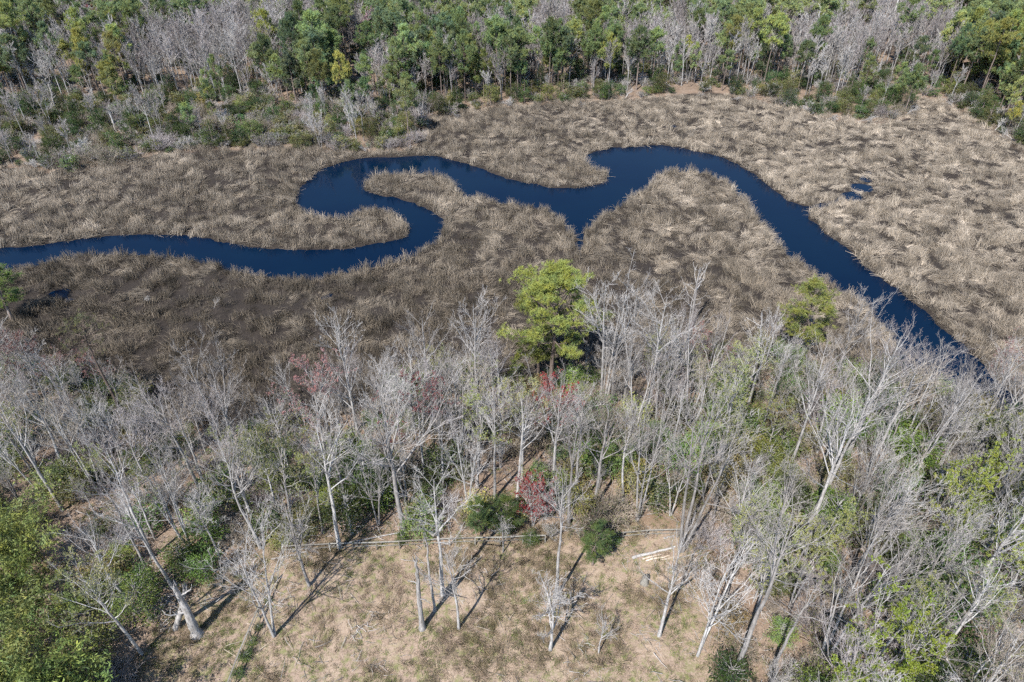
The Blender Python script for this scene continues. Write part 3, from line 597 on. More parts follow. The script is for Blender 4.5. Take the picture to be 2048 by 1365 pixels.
hero = [((809, 1066), 760, 1, 'thick straight grey trunk behind the fence, left of centre'), ((680, 1097), 850, 0, 'slender grey tree rising at the fence near its left end'), ((886, 1190), 955, 0, 'grey bare tree standing in the clearing, before the fence'),
        ((1112, 1195), 965, 7, 'tall white-barked bare tree in the middle of the clearing'), ((1362, 1102), 800, 3, 'clump of pale straight stems beside the fallen log'), ((1318, 1272), 1085, 4, 'forked white tree at the right of the clearing'),
        ((522, 1097), 905, 5, 'pale tree with spreading branches at the left corner of the clearing'), ((345, 1177), 1000, 0, 'bare tree leaning left at the edge of the left wood'), ((548, 1272), 1085, 6, 'twiggy grey tree beside the ivy fence'),
        ((275, 1225), 1060, 5, 'grey tree beside the bamboo with tangled low crown'), ((1275, 1040), 830, 3, 'white multi-stemmed tree right of centre, behind the fence'), ((1150, 985), 790, 7, 'tall bare tree behind the tall clearing tree'),
        ((1205, 830), 560, 3, 'tall group of white bare stems right of the tallest pine'), ((1245, 835), 575, 7, 'white bare tree right of the tallest pine, nearest the marsh'), ((1290, 850), 590, 0, 'white bare tree with one-sided branches near the creek bend'),
        ((1375, 850), 640, 2, 'wide fan-shaped mauve-grey tree at the marsh edge, right of centre'), ((1660, 788), 595, 1, 'broad white bare tree against the dark creek'), ((960, 900), 615, 7, 'white bare tree close left of the tallest pine'),
        ((715, 860), 640, 7, 'narrow white tree at the marsh edge, left of centre'), ((860, 850), 635, 0, 'white slim tree at the marsh edge before the dark gap'), ((460, 905), 700, 6, 'spreading grey tree before the left dark marsh'),
        ((1880, 890), 722, 4, 'grey lichen-hung tree before the lower creek bend'), ((1945, 900), 700, 6, 'white twisted tree at the right, over the creek'), ((2000, 915), 705, 4, 'bare white tree at the right edge by the creek'),
        ((18, 800), 668, 4, 'pale spreading tree at the left edge beside the marsh'), ((85, 815), 690, 2, 'twin-stemmed mauve-grey tree near the left edge beside the marsh'), ((40, 880), 660, 6, 'dense pale twiggy tree at the left edge of the wood'), ((1900, 1262), 1020, 5, 'thick grey trunk leaning right in the lower right wood'), ((1470, 1345), 1030, 7, 'straight grey tree at the bottom, right of the clearing'),
        ((1650, 990), 770, 0, 'tall grey tree in the middle of the right wood'), ((1610, 1075), 830, 1, 'grey tree beside the bare brown patch in the right wood'), ((1395, 1310), 1120, 6, 'white tangled tree at the clearing edge, lower right'), ((1710, 1235), 1020, 2, 'white fan-shaped tree in the lower right wood'),
        ((1640, 1330), 1090, 3, 'white clump of stems near the bottom, right wood')]
for (b, t, k, lab) in hero:
    place('bare_tree', NEARM[k][1 if 'mauve' in lab else 0], NEARH[k], b, t, lab)
place('small_bare_tree', SMALL[1], 9, (918, 1258), 1112, 'small crooked white tree in the clearing beside the broken trunks')
place('small_bare_tree', SMALL[0], 8, (619, 1172), 1010, 'slim white young tree left of the clearing')
place('small_bare_tree', SMALL[0], 8, (1100, 1300), 1180, 'low bushy white tree in the front of the clearing', wide=1.3)
place('small_bare_tree', SMALL[1], 9, (1197, 1308), 1240, 'tiny thin bare tree in front of the tall clearing tree')
place('small_bare_tree', SMALL[0], 8, (1006, 1105), 1045, 'little bare sapling just before the fence', wide=1.2)
place('red_maple', BUD[3], 12, (222, 88), -10, 'pinkish red budding tree far off at the top left', cols={'buds': (.44, .15, .14)}, wide=1.15)
place('red_maple', BUD[3], 12, (740, 118), 36, 'faint pink budding tree in the far wood above the creek loop', cols={'buds': (.38, .24, .23)}, wide=.7)
# broken trunks
def snag(base, top, r0, label, stub=0, mat=M_bark, lean=(0, 0), seed=1):
    q = np.random.default_rng(seed); x, y, z = at(*base); h = height_to(y, top, z); T = Geo(); brs = []
    P, Rr = trunk_line(h, r0 * .6, r0 * .42, q, K=16, wob=.022, lean=lean, flare=1.6); Rr = Rr * q.uniform(.88, 1.12, Rr.shape); tubes(T, P, Rr, 10)
    tip = P[0, -1]                                             # splintered end
    sp_ = tip + q.normal(0, r0 * .35, (6, 3)) * [1, 1, 0]; S_ = np.stack([sp_ - [0, 0, .1], sp_ + np.stack([q.normal(0, .05, 6), q.normal(0, .05, 6), q.uniform(.2, .8, 6)], 1)], 1); tubes(T, S_, np.tile([r0 * .3, .01], (6, 1)), 4)
    if stub:
        Q, L, R2 = shoots(P, np.array([h * .32]), Rr, stub, q, t=(.35, .98), ang=(62, 14), ratio=(.3, 1.0), up=.1, curv=.1, K=5, wob=.06, rmin=.02, rk=.4, tl=.3); 
        Q2, L2, R3 = shoots(Q, L, R2, 3, q, t=(.4, 1), ratio=(.25, .5), K=3, rmin=.015)
        for j in range(len(Q)):
            G = Geo(); tubes(G, Q[j:j + 1], R2[j:j + 1], 5); tubes(G, Q2[3 * j:3 * j + 3], R3[3 * j:3 * j + 3], 4); brs.append(('branch', G.mesh('snag_branch', [M_dead]), None))
    e = thing('dead_tree', [('trunk', T.mesh('snag_trunk', [mat], True), None)] + brs, (x, y, z), 0, 1, label, 'dead tree')
snag((845, 1257), 1113, .24, 'thick broken grey trunk without branches, left in the clearing', stub=2, seed=2)
snag((870, 1222), 1085, .13, 'thin dark broken trunk beside the thick one in the clearing', seed=3)
snag((394, 1270), 1180, .42, 'stout broken pale trunk at the left of the clearing', stub=3, lean=(0, .05), seed=4)
snag((352, 1256), 1188, .28, 'pale leaning broken trunk beside the stout one, left', lean=(.42, .12), stub=2, seed=5)
snag((1378, 668), 545, .20, 'dead grey pine with broken crooked branches standing in the marsh edge', stub=13, seed=6)
snag((1495, 790), 630, .16, 'slim dead trunk at the marsh edge, right of centre', stub=4, seed=7)
snag((1205, 760), 650, .10, 'thin dark dead stem right of the tallest pine', stub=4, seed=8)
snag((1880, 75), -40, .35, 'tall pale dead trunk at the top right', stub=3, seed=9, mat=M_dead)
snag((1768, 84), -30, .40, 'leaning bleached dead trunk at the top, right wood', stub=2, seed=10, lean=(.05, 0), mat=M_dead)
snag((324, 135), 50, .30, 'tall broken brown trunk among the upper left pines', stub=2, seed=11)
snag((232, 262), 226, .32, 'short broken grey trunk among the left far shrubs', seed=12)
snag((120, 240), 170, .25, 'white forked dead tree among the left far shrubs', stub=9, seed=13, mat=M_dead)

# stump, split log, fences
x, y, z = at(1289, 1166); T = Geo(); P, Rr = trunk_line(1.0, .10, .26, np.random.default_rng(5), K=5, wob=.04, flare=1.5); tubes(T, P, Rr, 9)
sp_ = P[0, -1] + np.array([[.1, .05, 0], [-.12, .02, 0], [0, -.1, 0]]); tubes(T, np.stack([sp_ - [0, 0, .15], sp_ + [0, 0, .35]], 1), np.tile([.1, .02], (3, 1)), 5)
thing('tree_stump', [('trunk', T.mesh('stump', [M_fence], True), None)], (x, y, z), 0, 1, 'weathered grey stump at the right of the clearing below the log', 'stump')
def log(a, b, r0, label, mat, seed, bits=True):
    x0, y0, z0 = at(*a); x1, y1, z1 = at(*b); q = np.random.default_rng(seed); A = np.array([0, 0, r0 * .8]); Bv = np.array([x1 - x0, y1 - y0, z1 - z0 + r0 * .6]); s = np.linspace(0, 1, 9)[:, None]
    P = (A * (1 - s) + Bv * s + q.normal(0, .04, (9, 3)))[None]; T = Geo(); tubes(T, P, (r0 * (1.05 - .45 * s[:, 0]) * q.uniform(.9, 1.1, 9))[None], 8)
    pr = [('trunk', T.mesh('log', [mat], True), None)]
    if bits:
        for k in range(3):
            G = Geo(); t0 = q.uniform(.15, .6); c0 = A * (1 - t0) + Bv * t0 + np.array([.35 * (k - .6), -.45 - .2 * k, 0]); ln_ = Bv / np.linalg.norm(Bv) * q.uniform(1., 2.6)
            Q = (c0 + np.linspace(0, 1, 5)[:, None] * ln_ + q.normal(0, .03, (5, 3)))[None]; Q[..., 2] = .10; tubes(G, Q, np.array([[.07, .08, .07, .05, .02]]), 6); pr.append(('splinter', G.mesh('splinter', [M_raw]), None))
    thing('fallen_log', pr, (x0, y0, z0), 0, 1, label, 'log')
log((1262, 1117), (1350, 1096), .16, 'pale split log lying in the right of the clearing', M_dead, 3)
log((1328, 1078), (1348, 1072), .10, 'short pale broken branch by the right end of the fence', M_dead, 4, False)
log((545, 1118), (880, 1050), .09, 'thin fallen trunk lying across the left end of the fence', M_bark, 8, False)
log((260, 1265), (400, 1190), .045, 'long thin bamboo cane lying by the left broken trunks', M_raw, 9, False)
log((268, 1228), (345, 1205), .10, 'fallen pale branch beside the bamboo shade', M_dead, 10, False)
def fence(pts, label, h=1.15, gap=2.45, mesh_wire=True):
    W = [np.array(ground_at(*p)) for p in pts]; e = bpy.data.objects.new('wooden_fence', None); COL.objects.link(e); e.location = W[0]; tag(e, label, 'fence'); o = W[0]
    q = np.random.default_rng(len(pts)); pg = Geo(); b = .05; hv = h + .15
    pg.add([(-b, -b, -.15), (b, -b, -.15), (b, b, -.15), (-b, b, -.15), (-b, -b, h), (b, -b, h), (b, b, h), (-b, b, h)], [(0, 1, 5, 4), (1, 2, 6, 5), (2, 3, 7, 6), (3, 0, 4, 7), (4, 5, 6, 7)]); pm = pg.mesh('fence_post', [M_fence])
    for A, Bv in zip(W[:-1], W[1:]):
        n = max(1, int(round(np.linalg.norm((Bv - A)[:2]) / gap))); d = (Bv - A) / n; yaw = math.atan2(d[1], d[0]); ln_ = np.linalg.norm(d)
        for k in range(n):
            p0 = A + d * k; p0[2] = float(terrain(p0[:1], p0[1:2])[0]); p1 = A + d * (k + 1); p1[2] = float(terrain(p1[:1], p1[1:2])[0])
            po = obj('post', pm, e); po.location = p0 - o; po.rotation_euler = (q.normal(0, .03), q.normal(0, .03), yaw)
            for nm, zz, hh, tt in (('rail', h + .02, .045, .12), ('rail', h * .45, .10, .03)):
                if nm == 'rail' and zz < h and not mesh_wire: continue
                rg = Geo(); m0 = p0 - o + [0, 0, zz]; m1 = p1 - o + [0, 0, zz + q.normal(0, .015)]; u = unit((m1 - m0)[None])[0]; w = unit(np.cross(u, [0, 0, 1])[None])[0] * tt / 2; v = np.array([0, 0, hh / 2]); V = []
                off = np.zeros(3) if zz > h else -unit(w[None])[0] * .085
                for m_ in (m0 - u * .002, m1 - u * .006): V += [m_ + off - w - v, m_ + off + w - v, m_ + off + w + v, m_ + off - w + v]
                rg.add(V, [(0, 1, 2, 3), (7, 6, 5, 4), (0, 4, 5, 1), (1, 5, 6, 2), (2, 6, 7, 3), (3, 7, 4, 0)]); obj(nm, rg.mesh('fence_rail', [M_fence]), e)
        if Bv is W[-1]: po = obj('post', pm, e); po.location = p1 - o
    return e
fence([(568, 1108), (800, 1098), (1000, 1090), (1090, 1086)], 'long weathered rail fence along the back of the clearing')
fence([(1200, 1082), (1290, 1076), (1357, 1074)], 'short weathered rail fence behind the fallen log')
fence([(462, 1380), (486, 1316), (520, 1236), (550, 1165)], 'old rail fence overgrown with ivy, running down the left of the clearing')

for j, (px, py, s_) in enumerate([(478, 1352, .42), (492, 1318, .45), (505, 1290, .36), (518, 1258, .30), (538, 1205, .26)]):
    x, y, z = at(px, py); thing('ivy_clump', parts(SHRUB[1], {'foliage': col_j((.13, .19, .05), r, .15)}), (x, y, z), r.uniform(0, 6), s_, 'green ivy clump on the left fence, %s from the bottom' % ('first', 'second', 'third', 'fourth', 'fifth')[j], 'ivy')
# ------------------------------------------------------------------ evergreen shrubs, bamboo and thicket on the near bank
def near_h(k): return k
for i, (px, py, s, k, c, lab) in enumerate([
    (15, 765, 1.4, 0, (.10, .14, .05), 'green shrub at the left edge where the wood meets the marsh'), (75, 760, 1.1, 1, (.15, .17, .06), 'olive shrub near the left edge beside the dark marsh'), (130, 790, 1.2, 0, (.13, .15, .06), 'tan-green shrub below the dark marsh near the left edge'),
    (728, 985, 1.3, 2, (.14, .19, .055), 'light green shrub left of the thick grey trunk'), (1195, 880, 1.5, 2, (.11, .17, .05), 'bushy green shrub right below the tallest pine'), (1240, 960, 1.3, 2, (.15, .21, .06), 'light green shrub below the white bare stems'), (1530, 1130, 1.1, 0, (.13, .19, .05), 'round green shrub right of the clearing'),
    (1560, 1010, 1.2, 0, (.12, .17, .05), 'green shrub in the upper right wood beside the tall grey tree'), (1780, 1010, 1.4, 2, (.10, .16, .05), 'tall green shrub left of the bright yellow-green tree'), (1745, 845, 1.2, 2, (.12, .17, .055), 'green shrub beside the creek end, among white trees'), (1600, 760, 1.1, 0, (.15, .19, .06), 'yellow-green bush under the lone small pine'), (600, 985, 1.1, 0, (.14, .18, .06), 'pale green bush in the wood left of the fence trees'),
    (160, 985, 1.2, 2, (.15, .18, .06), 'olive green shrub in the left wood above the bamboo'), (1870, 1155, 1.4, 2, (.11, .19, .045), 'bright green shrub just above the biggest bright shrub'),
    (1890, 1260, 1.9, 2, (.11, .20, .045), 'big bright green leafy shrub in the lower right wood'), (985, 1046, .6, 2, (.15, .21, .06), 'light green leafy shrub just behind the middle of the fence'),
    (1450, 1370, 1.1, 0, (.06, .10, .03), 'green shrub at the bottom edge beside the clearing'), (2035, 985, 2.6, 2, OL, 'large dark olive evergreen at the right edge'),
    (740, 1000, 1.7, 2, (.075, .12, .03), 'green vine-covered shrub behind the fence, left of the thick trunk'), (1010, 1060, .9, 1, (.10, .16, .04), 'small bright green bush behind the fence'), (805, 1085, .55, 1, (.10, .17, .035), 'small green ivy clump on the fence by the thick trunk'),
    (1060, 1090, .6, 0, (.085, .13, .035), 'low green bush at the right end of the long fence'), (1640, 1030, 1.1, 0, (.11, .18, .03), 'lime green shrub in the middle of the right wood'), (1225, 1088, .6, 1, (.09, .14, .04), 'low green bush left of the short fence')]):
    x, y, z = at(px, py); thing('evergreen_shrub', parts(SHRUB[k], {'foliage': c}), (x, y, z), r.uniform(0, 6), s, lab, 'shrub')
for (px, py, s, k, lab) in [(1185, 1130, .52, 2, 'dark green young pine standing in the gap of the fence'), (962, 1072, .5, 2, 'young green pine with a shadow, just behind the fence'), (1015, 1070, .5, 2, 'smaller young green pine beside the red-budded maple'), (1290, 935, .6, 2, 'green young pine behind the white stems, right of centre')]:
    x, y, z = at(px, py); thing('young_pine', parts(PINE[k], {'crown': (.13, .18, .06)}), (x, y, z), r.uniform(0, 6), (s * 1.1, s * 1.1, s * .75), lab, 'tree')

bpts = []
for _ in range(4000):
    px, py = r.uniform(-80, 200), r.uniform(1090, 1540)
    if px > 70 + (py - 1090) * .42 or px > 180: continue
    x, y = on_plane(px, py, 1.5)
    if all((x - a) ** 2 + (y - b) ** 2 > 2.7 ** 2 for a, b in bpts): bpts.append((float(x), float(y)))
for _ in range(1500):
    px, py = r.uniform(-60, 190), r.uniform(1430, 1640)
    x, y = on_plane(px, py, 1.5)
    if all((x - a) ** 2 + (y - b) ** 2 > 1.8 ** 2 for a, b in bpts): bpts.append((float(x), float(y)))
for i, (x, y) in enumerate(bpts):
    z = float(terrain(np.array([x]), np.array([y]))[0]); k = int(r.integers(0, 3)); c = col_j((.185, .235, .07), r, .2); TAKEN.append((x, y))
    thing('bamboo_clump', parts(BAMB[k], {'stems': (.16, .17, .06), 'foliage': c}), (x, y, z), r.uniform(0, 6.3), r.uniform(.6, 1.05) * (1.12 if to_px(x, y, z)[1] > 1420 else 1), 'feathery green bamboo clump ' + ('at the left edge' if to_px(x, y, z)[0] < 40 else 'inside the grove' if to_px(x, y, z)[0] < 110 else 'on the right side') + (', upper end' if to_px(x, y, z)[1] < 1200 else ', middle' if to_px(x, y, z)[1] < 1340 else ', bottom edge' if to_px(x, y, z)[1] < 1430 else ', rooted below the frame'), 'bamboo', 'bamboo grove at the lower left')

# scattered bare trees: one jittered grid, left, middle and right of the clearing
def zone(vx, vy):
    if vy > 1085 or vx < 540: return 'left' if vx < 900 else 'right'
    return 'left' if vx < 560 else ('middle' if vx < 1400 else 'right')
pts = []
for _ in range(9000):
    y = r.uniform(14, 78); x = r.uniform(-.95, .95) * (y * cp + CAM_H * sp) * .80
    pts.append((x, y))
P_ = np.array(pts); m_ = sdf(P_[:, 0], P_[:, 1], MARSH); c_ = sdf(P_[:, 0], P_[:, 1], CLEAR); rr_ = sdf(P_[:, 0], P_[:, 1], RIVER); zz_ = terrain(P_[:, 0], P_[:, 1]); vx_, vy_ = to_px(P_[:, 0], P_[:, 1], zz_)
chosen = []; nb = 0; GRID = {}
def free(x, y, d):
    for (a, b) in TAKEN:
        if (x - a) ** 2 + (y - b) ** 2 < d * d: return False
    return True
DESC = ['high crown', 'domed crown', 'twin stems', 'many stems', 'low crown', 'crooked limbs', 'low twin crown', 'narrow crown']
LM = [((150, 900), 'in the upper left wood'), ((60, 1000), 'above the bamboo grove'), ((250, 1080), 'beside the bamboo grove'), ((430, 980), 'left of the slender fence tree'), ((450, 860), 'below the dark marsh'), ((620, 1040), 'behind the left end of the fence'), ((640, 900), 'left of the thick grey trunk'), ((820, 880), 'above the thick grey trunk'), ((900, 1040), 'behind the middle of the fence'),
      ((960, 960), 'left of the red-budded maple'), ((1010, 860), 'left below the tallest pine'), ((1180, 900), 'right below the tallest pine'), ((1150, 1040), 'behind the fence gap'), ((1300, 1020), 'behind the fallen log'), ((1330, 880), 'below the fan-shaped tree'), ((1480, 1000), 'upper right of the clearing'), ((1480, 850), 'below the lone small pine'), ((1650, 830), 'below the white tree at the creek'),
      ((1480, 1180), 'right beside the clearing'), ((1520, 1330), 'at the lower right of the clearing'), ((1680, 980), 'amid the right wood'), ((1850, 900), 'below the lower creek bend'), ((2000, 950), 'beside the large olive evergreen'), ((1850, 1080), 'around the bright yellow-green tree'), ((2000, 1150), 'at the right edge of the wood'), ((1700, 1150), 'in the lower right wood'), ((1750, 1320), 'near the bottom yellow-green tree'), ((1960, 1320), 'in the bottom right corner'), ((1850, 1220), 'around the bright green shrub')]
LMW = [(on_plane(*p, 1.), t) for p, t in LM]
def NS(x, y): return min(LMW, key=lambda q: (q[0][0] - x) ** 2 + (q[0][1] - y) ** 2)[1]
ZN = {'left': 'in the wood left of the clearing', 'middle': 'in the wood between the fence and the marsh', 'right': 'in the wood right of the clearing'}
for i in range(len(P_)):
    x, y = P_[i]; vx, vy = vx_[i], vy_[i]
    if m_[i] < .8 or c_[i] < 1.2 or rr_[i] < 1.5 or vx < -160 or vx > 2200: continue
    if vy > 1660 or (vy > 1400 and vx < 1380): continue
    if vx < 260 and vy > 1010 + max(0, (vx - 60)) * .2: continue
    if 1020 < vx < 1200 and 770 < vy < 900 or 1540 < vx < 1640 and 690 < vy < 780 or 1690 < vx < 1920 and vy < 815: continue
    if 1045 < vx < 1165 and vy < 985 and r.random() < .7: continue
    if not free(x, y, 2.75 if zone(vx, vy) == 'right' else 2.35): continue
    TAKEN.append((x, y)); zn = zone(vx, vy); u = r.random(); s = r.uniform(.62, .95) * (1. if vx > 1930 else .50 + .50 * sstep(1, 17, m_[i]) if vx > 1640 else .62 + .38 * sstep(1, 14, m_[i]))
    edge = m_[i] < 5
    if u < .26:
        k = int(r.integers(0, 3)); thing('small_bare_tree', parts(SMALL[k]), (x, y, zz_[i]), r.uniform(0, 6.3), r.uniform(.55, 1.), 'small grey leafless understorey tree ' + NS(x, y), 'tree', 'small bare trees ' + NS(x, y))
    elif u < .90:
        k = int(r.integers(0, 8)); v = int(r.choice(3, p=[.45, .37, .18] if zn == 'left' else [.55, .2, .25])); nb += 1
        thing('bare_tree', parts(NEARM[k][v]), (x, y, zz_[i]), r.uniform(0, 6.3), s, '%s leafless tree, %s, %s' % (('pale grey', 'mauve-grey', 'tan-grey')[v], DESC[k], NS(x, y)), 'tree', 'bare trees ' + NS(x, y))
    else:
        k = 1; c = [(.28, .27, .10), (.26, .28, .07), (.30, .15, .12)][int(r.choice(3, p=[.4, .4, .2]))]
        thing('budding_tree', parts(BUD[k], {'buds': c}), (x, y, zz_[i]), r.uniform(0, 6.3), s, ('pink' if c[1] < .2 else 'yellow-green') + ' budding tree ' + NS(x, y), 'tree', 'budding trees ' + NS(x, y))
print('near bare', nb)
# understorey
TAKEN2 = list(TAKEN); ns = 0
for i in range(len(P_) - 1, -1, -1):
    x, y = P_[i] + r.normal(0, .5, 2); vx, vy = vx_[i], vy_[i]
    if m_[i] < .5 or c_[i] < .8 or rr_[i] < 1 or vx < -60 or vx > 2120 or vy > 1500 or (vy > 1380 and vx < 1380): continue
    if vx < 220 and vy > 1040: continue
    if any((x - a) ** 2 + (y - b) ** 2 < 1.6 ** 2 for a, b in TAKEN2): continue
    if (r.random() > .85): continue
    TAKEN2.append((x, y)); zn = zone(vx, vy); ns += 1; gr = fbm(np.array([x / 7]), np.array([y / 7]), 91)[0]
    z = float(terrain(np.array([x]), np.array([y]))[0])
    if r.random() < np.clip((gr - .33) * 3.6, .16, .85):
        k = int(r.choice(3, p=[.45, .35, .2])); ci_ = int(r.integers(0, 4)); c = col_j([(.12, .185, .05), (.11, .135, .05), (.175, .235, .06), (.20, .195, .08)][ci_], r, .22); sc_ = r.uniform(.7, 1.5)
        thing('evergreen_shrub', parts(SHRUB[k], {'foliage': c}), (x, y, z), r.uniform(0, 6.3), sc_, ('small ' if sc_ < 1 else 'large ') + ('green', 'dark olive', 'fresh green', 'tan-green')[ci_] + ' leafy shrub ' + NS(x, y), 'shrub', 'evergreen shrubs ' + NS(x, y))
    else:
        k = int(r.integers(0, 4)); thing('twiggy_bush', parts(BRUSH[k], {'foliage': col_j((.16, .17, .06), r, .2)}), (x, y, z), r.uniform(0, 6.3), r.uniform(.6, 1.2), ('tan twiggy bush ', 'mauve-grey twiggy bush ', 'grey twiggy bush with sparse leaves ', 'tan leafy bush ')[k] + NS(x, y), 'bush', 'twiggy bushes ' + NS(x, y))
print('understorey', ns)

# ------------------------------------------------------------------ the far bank
r = np.random.default_rng(33)
pts = []
yy = 140.
cand = []
yv = 112.
while yv < 430:
    hw = (yv * cp + CAM_H * sp) * .80 + 8; st = 3.3 + 1.6 * min(1, max(0, (yv - 170) / 120))
    for x in np.arange(-hw, hw, st): cand.append((x + r.uniform(-.48, .48) * st, yv + r.uniform(-.48, .48) * st))
    yv += st
P_ = np.array(cand); m_ = sdf(P_[:, 0], P_[:, 1], MARSH); P_ = P_[(m_ > .8)]; m_ = m_[m_ > .8]; zz_ = terrain(P_[:, 0], P_[:, 1]); vx_, vy_ = to_px(P_[:, 0], P_[:, 1], zz_)
pf = fbm(P_[:, 0] / 22, P_[:, 1] / 22, 101, 2)
ppine = np.select([vx_ < 330, vx_ < 560, vx_ < 1360, vx_ < 1660, vx_ < 1900], [.27, .10, .33, .30, .04], .46) + 1.3 * (pf - .5)
ppine = np.where((vx_ > 1880) & (vy_ > 80), .85, ppine); ppine = np.where((vx_ > 1640) & (vx_ < 1900) & (vy_ < 130), .04, ppine)
HILO = {'pine': [], 'bare': []}; ne = 0; nbush = 0
FZ = [(0, 'at the far left'), (200, 'by the white dead tree'), (420, 'above the leftmost creek stretch'), (640, 'above the creek loop'), (860, 'above the narrow creek neck'), (1080, 'above the grass spit'), (1300, 'above the creek inlet'), (1500, 'above the right creek arm'), (1720, 'below the bleached dead trunks'), (1980, 'at the far right')]
def farzone(vx): return min(FZ, key=lambda q: abs(q[0] - vx))[1]
# strip of cedars, wax myrtles and dead tops along the marsh
edgew = np.interp(vx_, [0, 300, 600, 850, 900, 1300, 1500, 1750, 1850, 2048], [40, 38, 26, 11, 6, 6, 9, 18, 9, 11])
isedge = m_ < edgew
FRED = [on_plane(222, 88, 3.), on_plane(740, 118, 3.)]
for i in np.argsort(-vy_):
    x, y = P_[i]; vx, vy = vx_[i], vy_[i]
    if vx < -140 or vx > 2190: continue
    if any(abs(x - a) < 4.5 and -42 < y - b < 5 for a, b in FRED): continue
    if isedge[i]:
        ne += 1; u = r.random(); fz = farzone(vx)
        if u < (.36 if vx < 640 else .55):
            k = int(r.integers(0, 5)); ci_ = int(r.choice(4, p=[.3, .3, .25, .15])); c = col_j([DG, OL, (.075, .12, .04), (.15, .16, .055)][ci_], r, .2)
            thing('cedar_tree', parts(CEDAR[k], {'crown': c}), (x, y, zz_[i]), r.uniform(0, 6.3), r.uniform(.6, 1.05), ('dark green', 'olive', 'green', 'yellowish')[ci_] + ' cedar at the far marsh edge ' + fz, 'tree', 'cedars along the far marsh edge ' + fz)
        elif u < .80:
            if nbush > 150: continue
            nbush += 1; k = int(r.integers(0, 4)); thing('twiggy_bush', parts(BRUSH[k], {'foliage': col_j((.12, .13, .05), r)}), (x, y, zz_[i]), r.uniform(0, 6.3), r.uniform(.8, 1.4), ('tan twiggy bush', 'mauve-grey twiggy bush', 'grey sparse-leaved bush', 'tan leafy bush')[k] + ' at the far marsh edge ' + fz, 'bush', 'twiggy bushes at the far marsh edge ' + fz)
        elif u < .92: HILO['bare'].append(i)
        else: HILO['pine'].append(i)
        continue
    if r.random() < .05 and m_[i] < 60:
        k = int(r.integers(0, 4)); thing('cedar_tree', parts(CEDAR[k], {'crown': col_j(DG, r, .2)}), (x, y, zz_[i]), r.uniform(0, 6.3), r.uniform(.7, 1.1), 'dark cedar inside the far wood ' + farzone(vx), 'tree', 'cedars inside the far wood ' + farzone(vx)); continue
    HILO['pine' if r.random() < ppine[i] else 'bare'].append(i)
print('edge', ne, {k: len(v) for k, v in HILO.items()})
PCOL = [(.20, .26, .115), (.235, .29, .12), (.15, .20, .105), (.28, .31, .11), (.34, .335, .10), (.34, .30, .12)]
for kd, lst in HILO.items():
    lst = [i for i in lst if -60 < vx_[i] < 2110 and vy_[i] > -40] + [i for i in lst if not (-60 < vx_[i] < 2110 and vy_[i] > -40)]
    lim = 280 if kd == 'pine' else 140; one, rest = lst[:lim], lst[lim:]
    for i in one:
        x, y = P_[i]; fz = farzone(vx_[i]); 
        if kd == 'pine':
            w_ = r.uniform(.6, 1.0); k = int(r.integers(0, 5)); yel = (vx_[i] < 520 or vx_[i] > 1850); ci_ = int(r.choice(6, p=[.17, .22, .17, .28, .14, .02] if yel else [.3, .33, .22, .12, .03, 0])); c = PCOL[ci_]
            thing('pine_tree', parts(FARP[k], {'crown': col_j(c, r, .12)}), (x, y, zz_[i]), r.uniform(0, 6.3), tuple(np.array([w_, w_, 1.]) * r.uniform(.6, 1.05) * (.75 if isedge[i] else 1)), ('mid green', 'fresh green', 'dark green', 'yellow-green', 'yellow', 'ochre')[ci_] + ' pine ' + ('at the front of' if m_[i] < 25 else 'deep in') + ' the far wood ' + fz, 'tree', 'pines of the far wood ' + fz)
        else:
            k = int(r.integers(0, 5)); v = int(r.random() < .6)
            thing('bare_tree', parts(FARB[k][v]), (x, y, zz_[i]), r.uniform(0, 6.3), r.uniform(.6, 1.0) * (.7 if isedge[i] else 1), '%s leafless tree %s the far wood %s' % (('mauve-grey', 'pale grey')[v], 'at the front of' if m_[i] < 25 else 'deep in', fz), 'tree', 'bare trees of the far wood ' + fz)
    if rest:
        q = P_[rest]; n = len(rest); rt = np.stack([0 * q[:, 0], 0 * q[:, 0], r.uniform(0, 6.3, n)], 1)
        pr = [(m, None) for m in FARPJ] if kd == 'pine' else [(m, None) for m in FARBJ]
        scatter('far_pine_wood' if kd == 'pine' else 'far_bare_wood', np.stack([q[:, 0], q[:, 1], zz_[rest]], 1), rt, r.uniform(.65, 1.02, n), r.integers(0, len(pr), n), r.random(n), pr, 'mass of %s in the distance along the top' % ('green pines' if kd == 'pine' else 'grey bare trees'), 'wood')
# low scrub under the far wood, too thick to count
M_SC = [leaf_mat('far_scrub_%d' % i, fixed=c, trans=.2) for i, c in enumerate([(.085, .12, .045), (.13, .14, .055), (.17, .165, .075)])]
sc = []
for i, (H, lf, tm, lm) in enumerate([(2.6, 120, M_twig, M_SC[2]), (2.8, 0, M_dead, M_SC[0]), (2.2, 900, M_twig, M_SC[0]), (3., 500, M_mauve, M_SC[1])]):
    T, C, B = brush(450 + i, H, n=26, tw=.018, leaf=lf, size=.22); sc.append(one_mesh('scrub%d' % i, [g for g in (T, C, B) if g.V], [tm, tm, lm]))
for i in range(3):
    T, C = cedar_tree(460 + i, 2.6, 1.7, n=900, size=.32, shape='round'); sc.append(one_mesh('scrub_green%d' % i, (T, C), [M_bark, M_SC[i]]))
n = 5200; y = r.uniform(118, 300, n); x = r.uniform(-1, 1, n) * ((y * cp + CAM_H * sp) * .80 + 6); mm = sdf(x, y, MARSH); vx, vy = to_px(x, y, 1.)
k = (mm > .3) & (r.random(n) < np.where(mm < edgew.max(), 1., .55) * np.where(vx < 700, 1, .7)); x, y = x[k], y[k]; n = len(x)
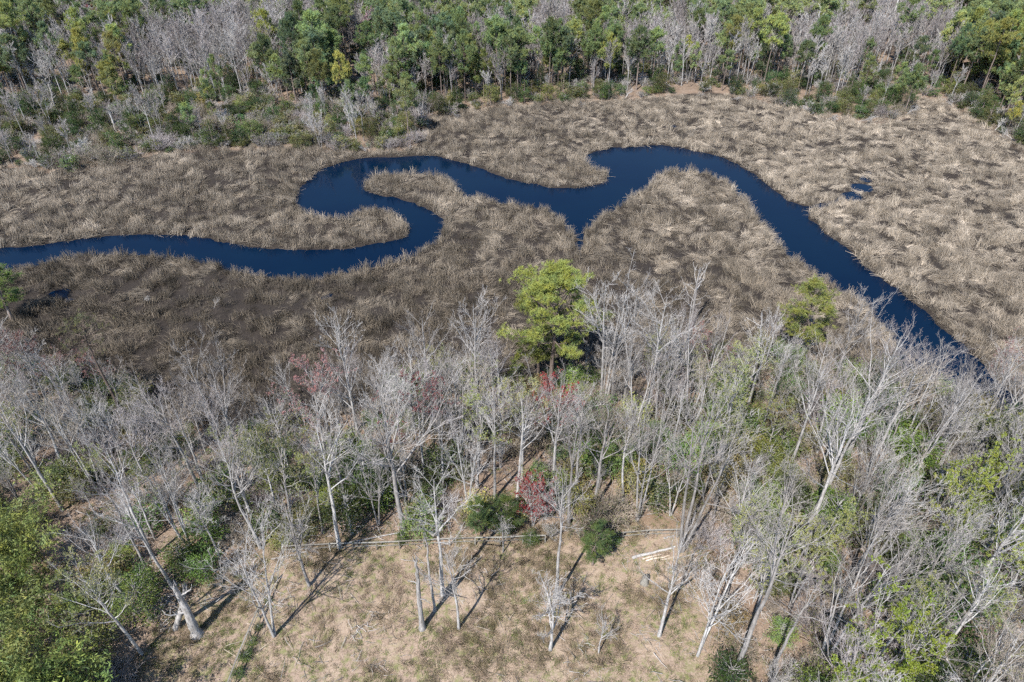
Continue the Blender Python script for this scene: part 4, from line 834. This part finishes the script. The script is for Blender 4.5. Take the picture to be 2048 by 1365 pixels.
scatter('far_scrub', np.stack([x, y, terrain(x, y)], 1), np.stack([0 * x, 0 * x, r.uniform(0, 6.3, n)], 1), r.uniform(.5, 1.25, n), r.integers(0, len(sc), n), r.random(n), [(m, None) for m in sc], 'tangled grey and olive scrub under the far trees along the marsh', 'scrub')
# bleached dead tops lying at the far margin
for i, (px, py) in enumerate([(200, 305), (330, 290), (380, 298), (410, 300), (445, 302), (290, 270), (60, 255), (20, 300), (100, 290), (735, 298), (815, 300), (930, 235), (1160, 215), (1250, 200), (1415, 195), (1460, 200), (1580, 215), (1655, 240), (1715, 245), (1810, 232), (1880, 200), (1905, 215), (1935, 225), (1990, 262), (2030, 285), (560, 285)]):
    x, y, z = ground_at(px, py); tl = r.uniform(.9, 1.45)
    thing('dead_treetop', parts(DEADM[i % 3]), (x, y, z + .2), r.uniform(0, 6.3), r.uniform(.35, .7), 'bleached dead treetop lying at the far marsh edge ' + farzone(px), 'dead tree', 'bleached treetops along the far marsh edge ' + farzone(px), tilt=(tl, 0))
for (px, py, lab) in [(290, 606, 'small pale dead branch in the dark marsh, left'), (430, 622, 'pale dead branch in the dark marsh, right of the other')]:
    x, y, z = ground_at(px, py); thing('dead_branch', parts(DEADM[px % 3]), (x, y, z + .5), px, .26, lab, 'branch', tilt=(.9, 0))

# fallen sticks on the wood floor and the clearing
r = np.random.default_rng(55)
def sticks(n, L, q):
    G = Geo(); a = q.uniform(0, 6.28, n); l = L * q.uniform(.4, 1.2, n); c = q.normal(0, .7, (n, 3)); c[:, 2] = q.uniform(.03, .25, n)
    d = np.stack([np.cos(a), np.sin(a), q.normal(0, .12, n)], 1); t = np.linspace(-.5, .5, 4)[None, :, None]
    P = c[:, None] + l[:, None, None] * t * d[:, None] + q.normal(0, .03, (n, 4, 3)); tubes(G, P, np.tile([.022, .02, .016, .008], (n, 1)), 3); return G
stk = [sticks(9, 1.4, r).mesh('fallen_sticks', [m]) for m in (M_twig, M_tan, M_dead)]
ux = r.uniform(-62, 62, 2600); uy = r.uniform(22, 72, 2600); ms = sdf(ux, uy, MARSH); cs = sdf(ux, uy, CLEAR); k = (ms > 1) & ((cs > 0) | (r.random(2600) < .22)); ux, uy = ux[k], uy[k]; n = len(ux)
scatter('fallen_sticks', np.stack([ux, uy, terrain(ux, uy)], 1), np.stack([0 * ux, 0 * ux, r.uniform(0, 6.3, n)], 1), r.uniform(.5, 1.3, n), r.integers(0, 3, n), r.random(n), [(m, None) for m in stk], 'pale fallen sticks strewn over the near wood floor', 'sticks')
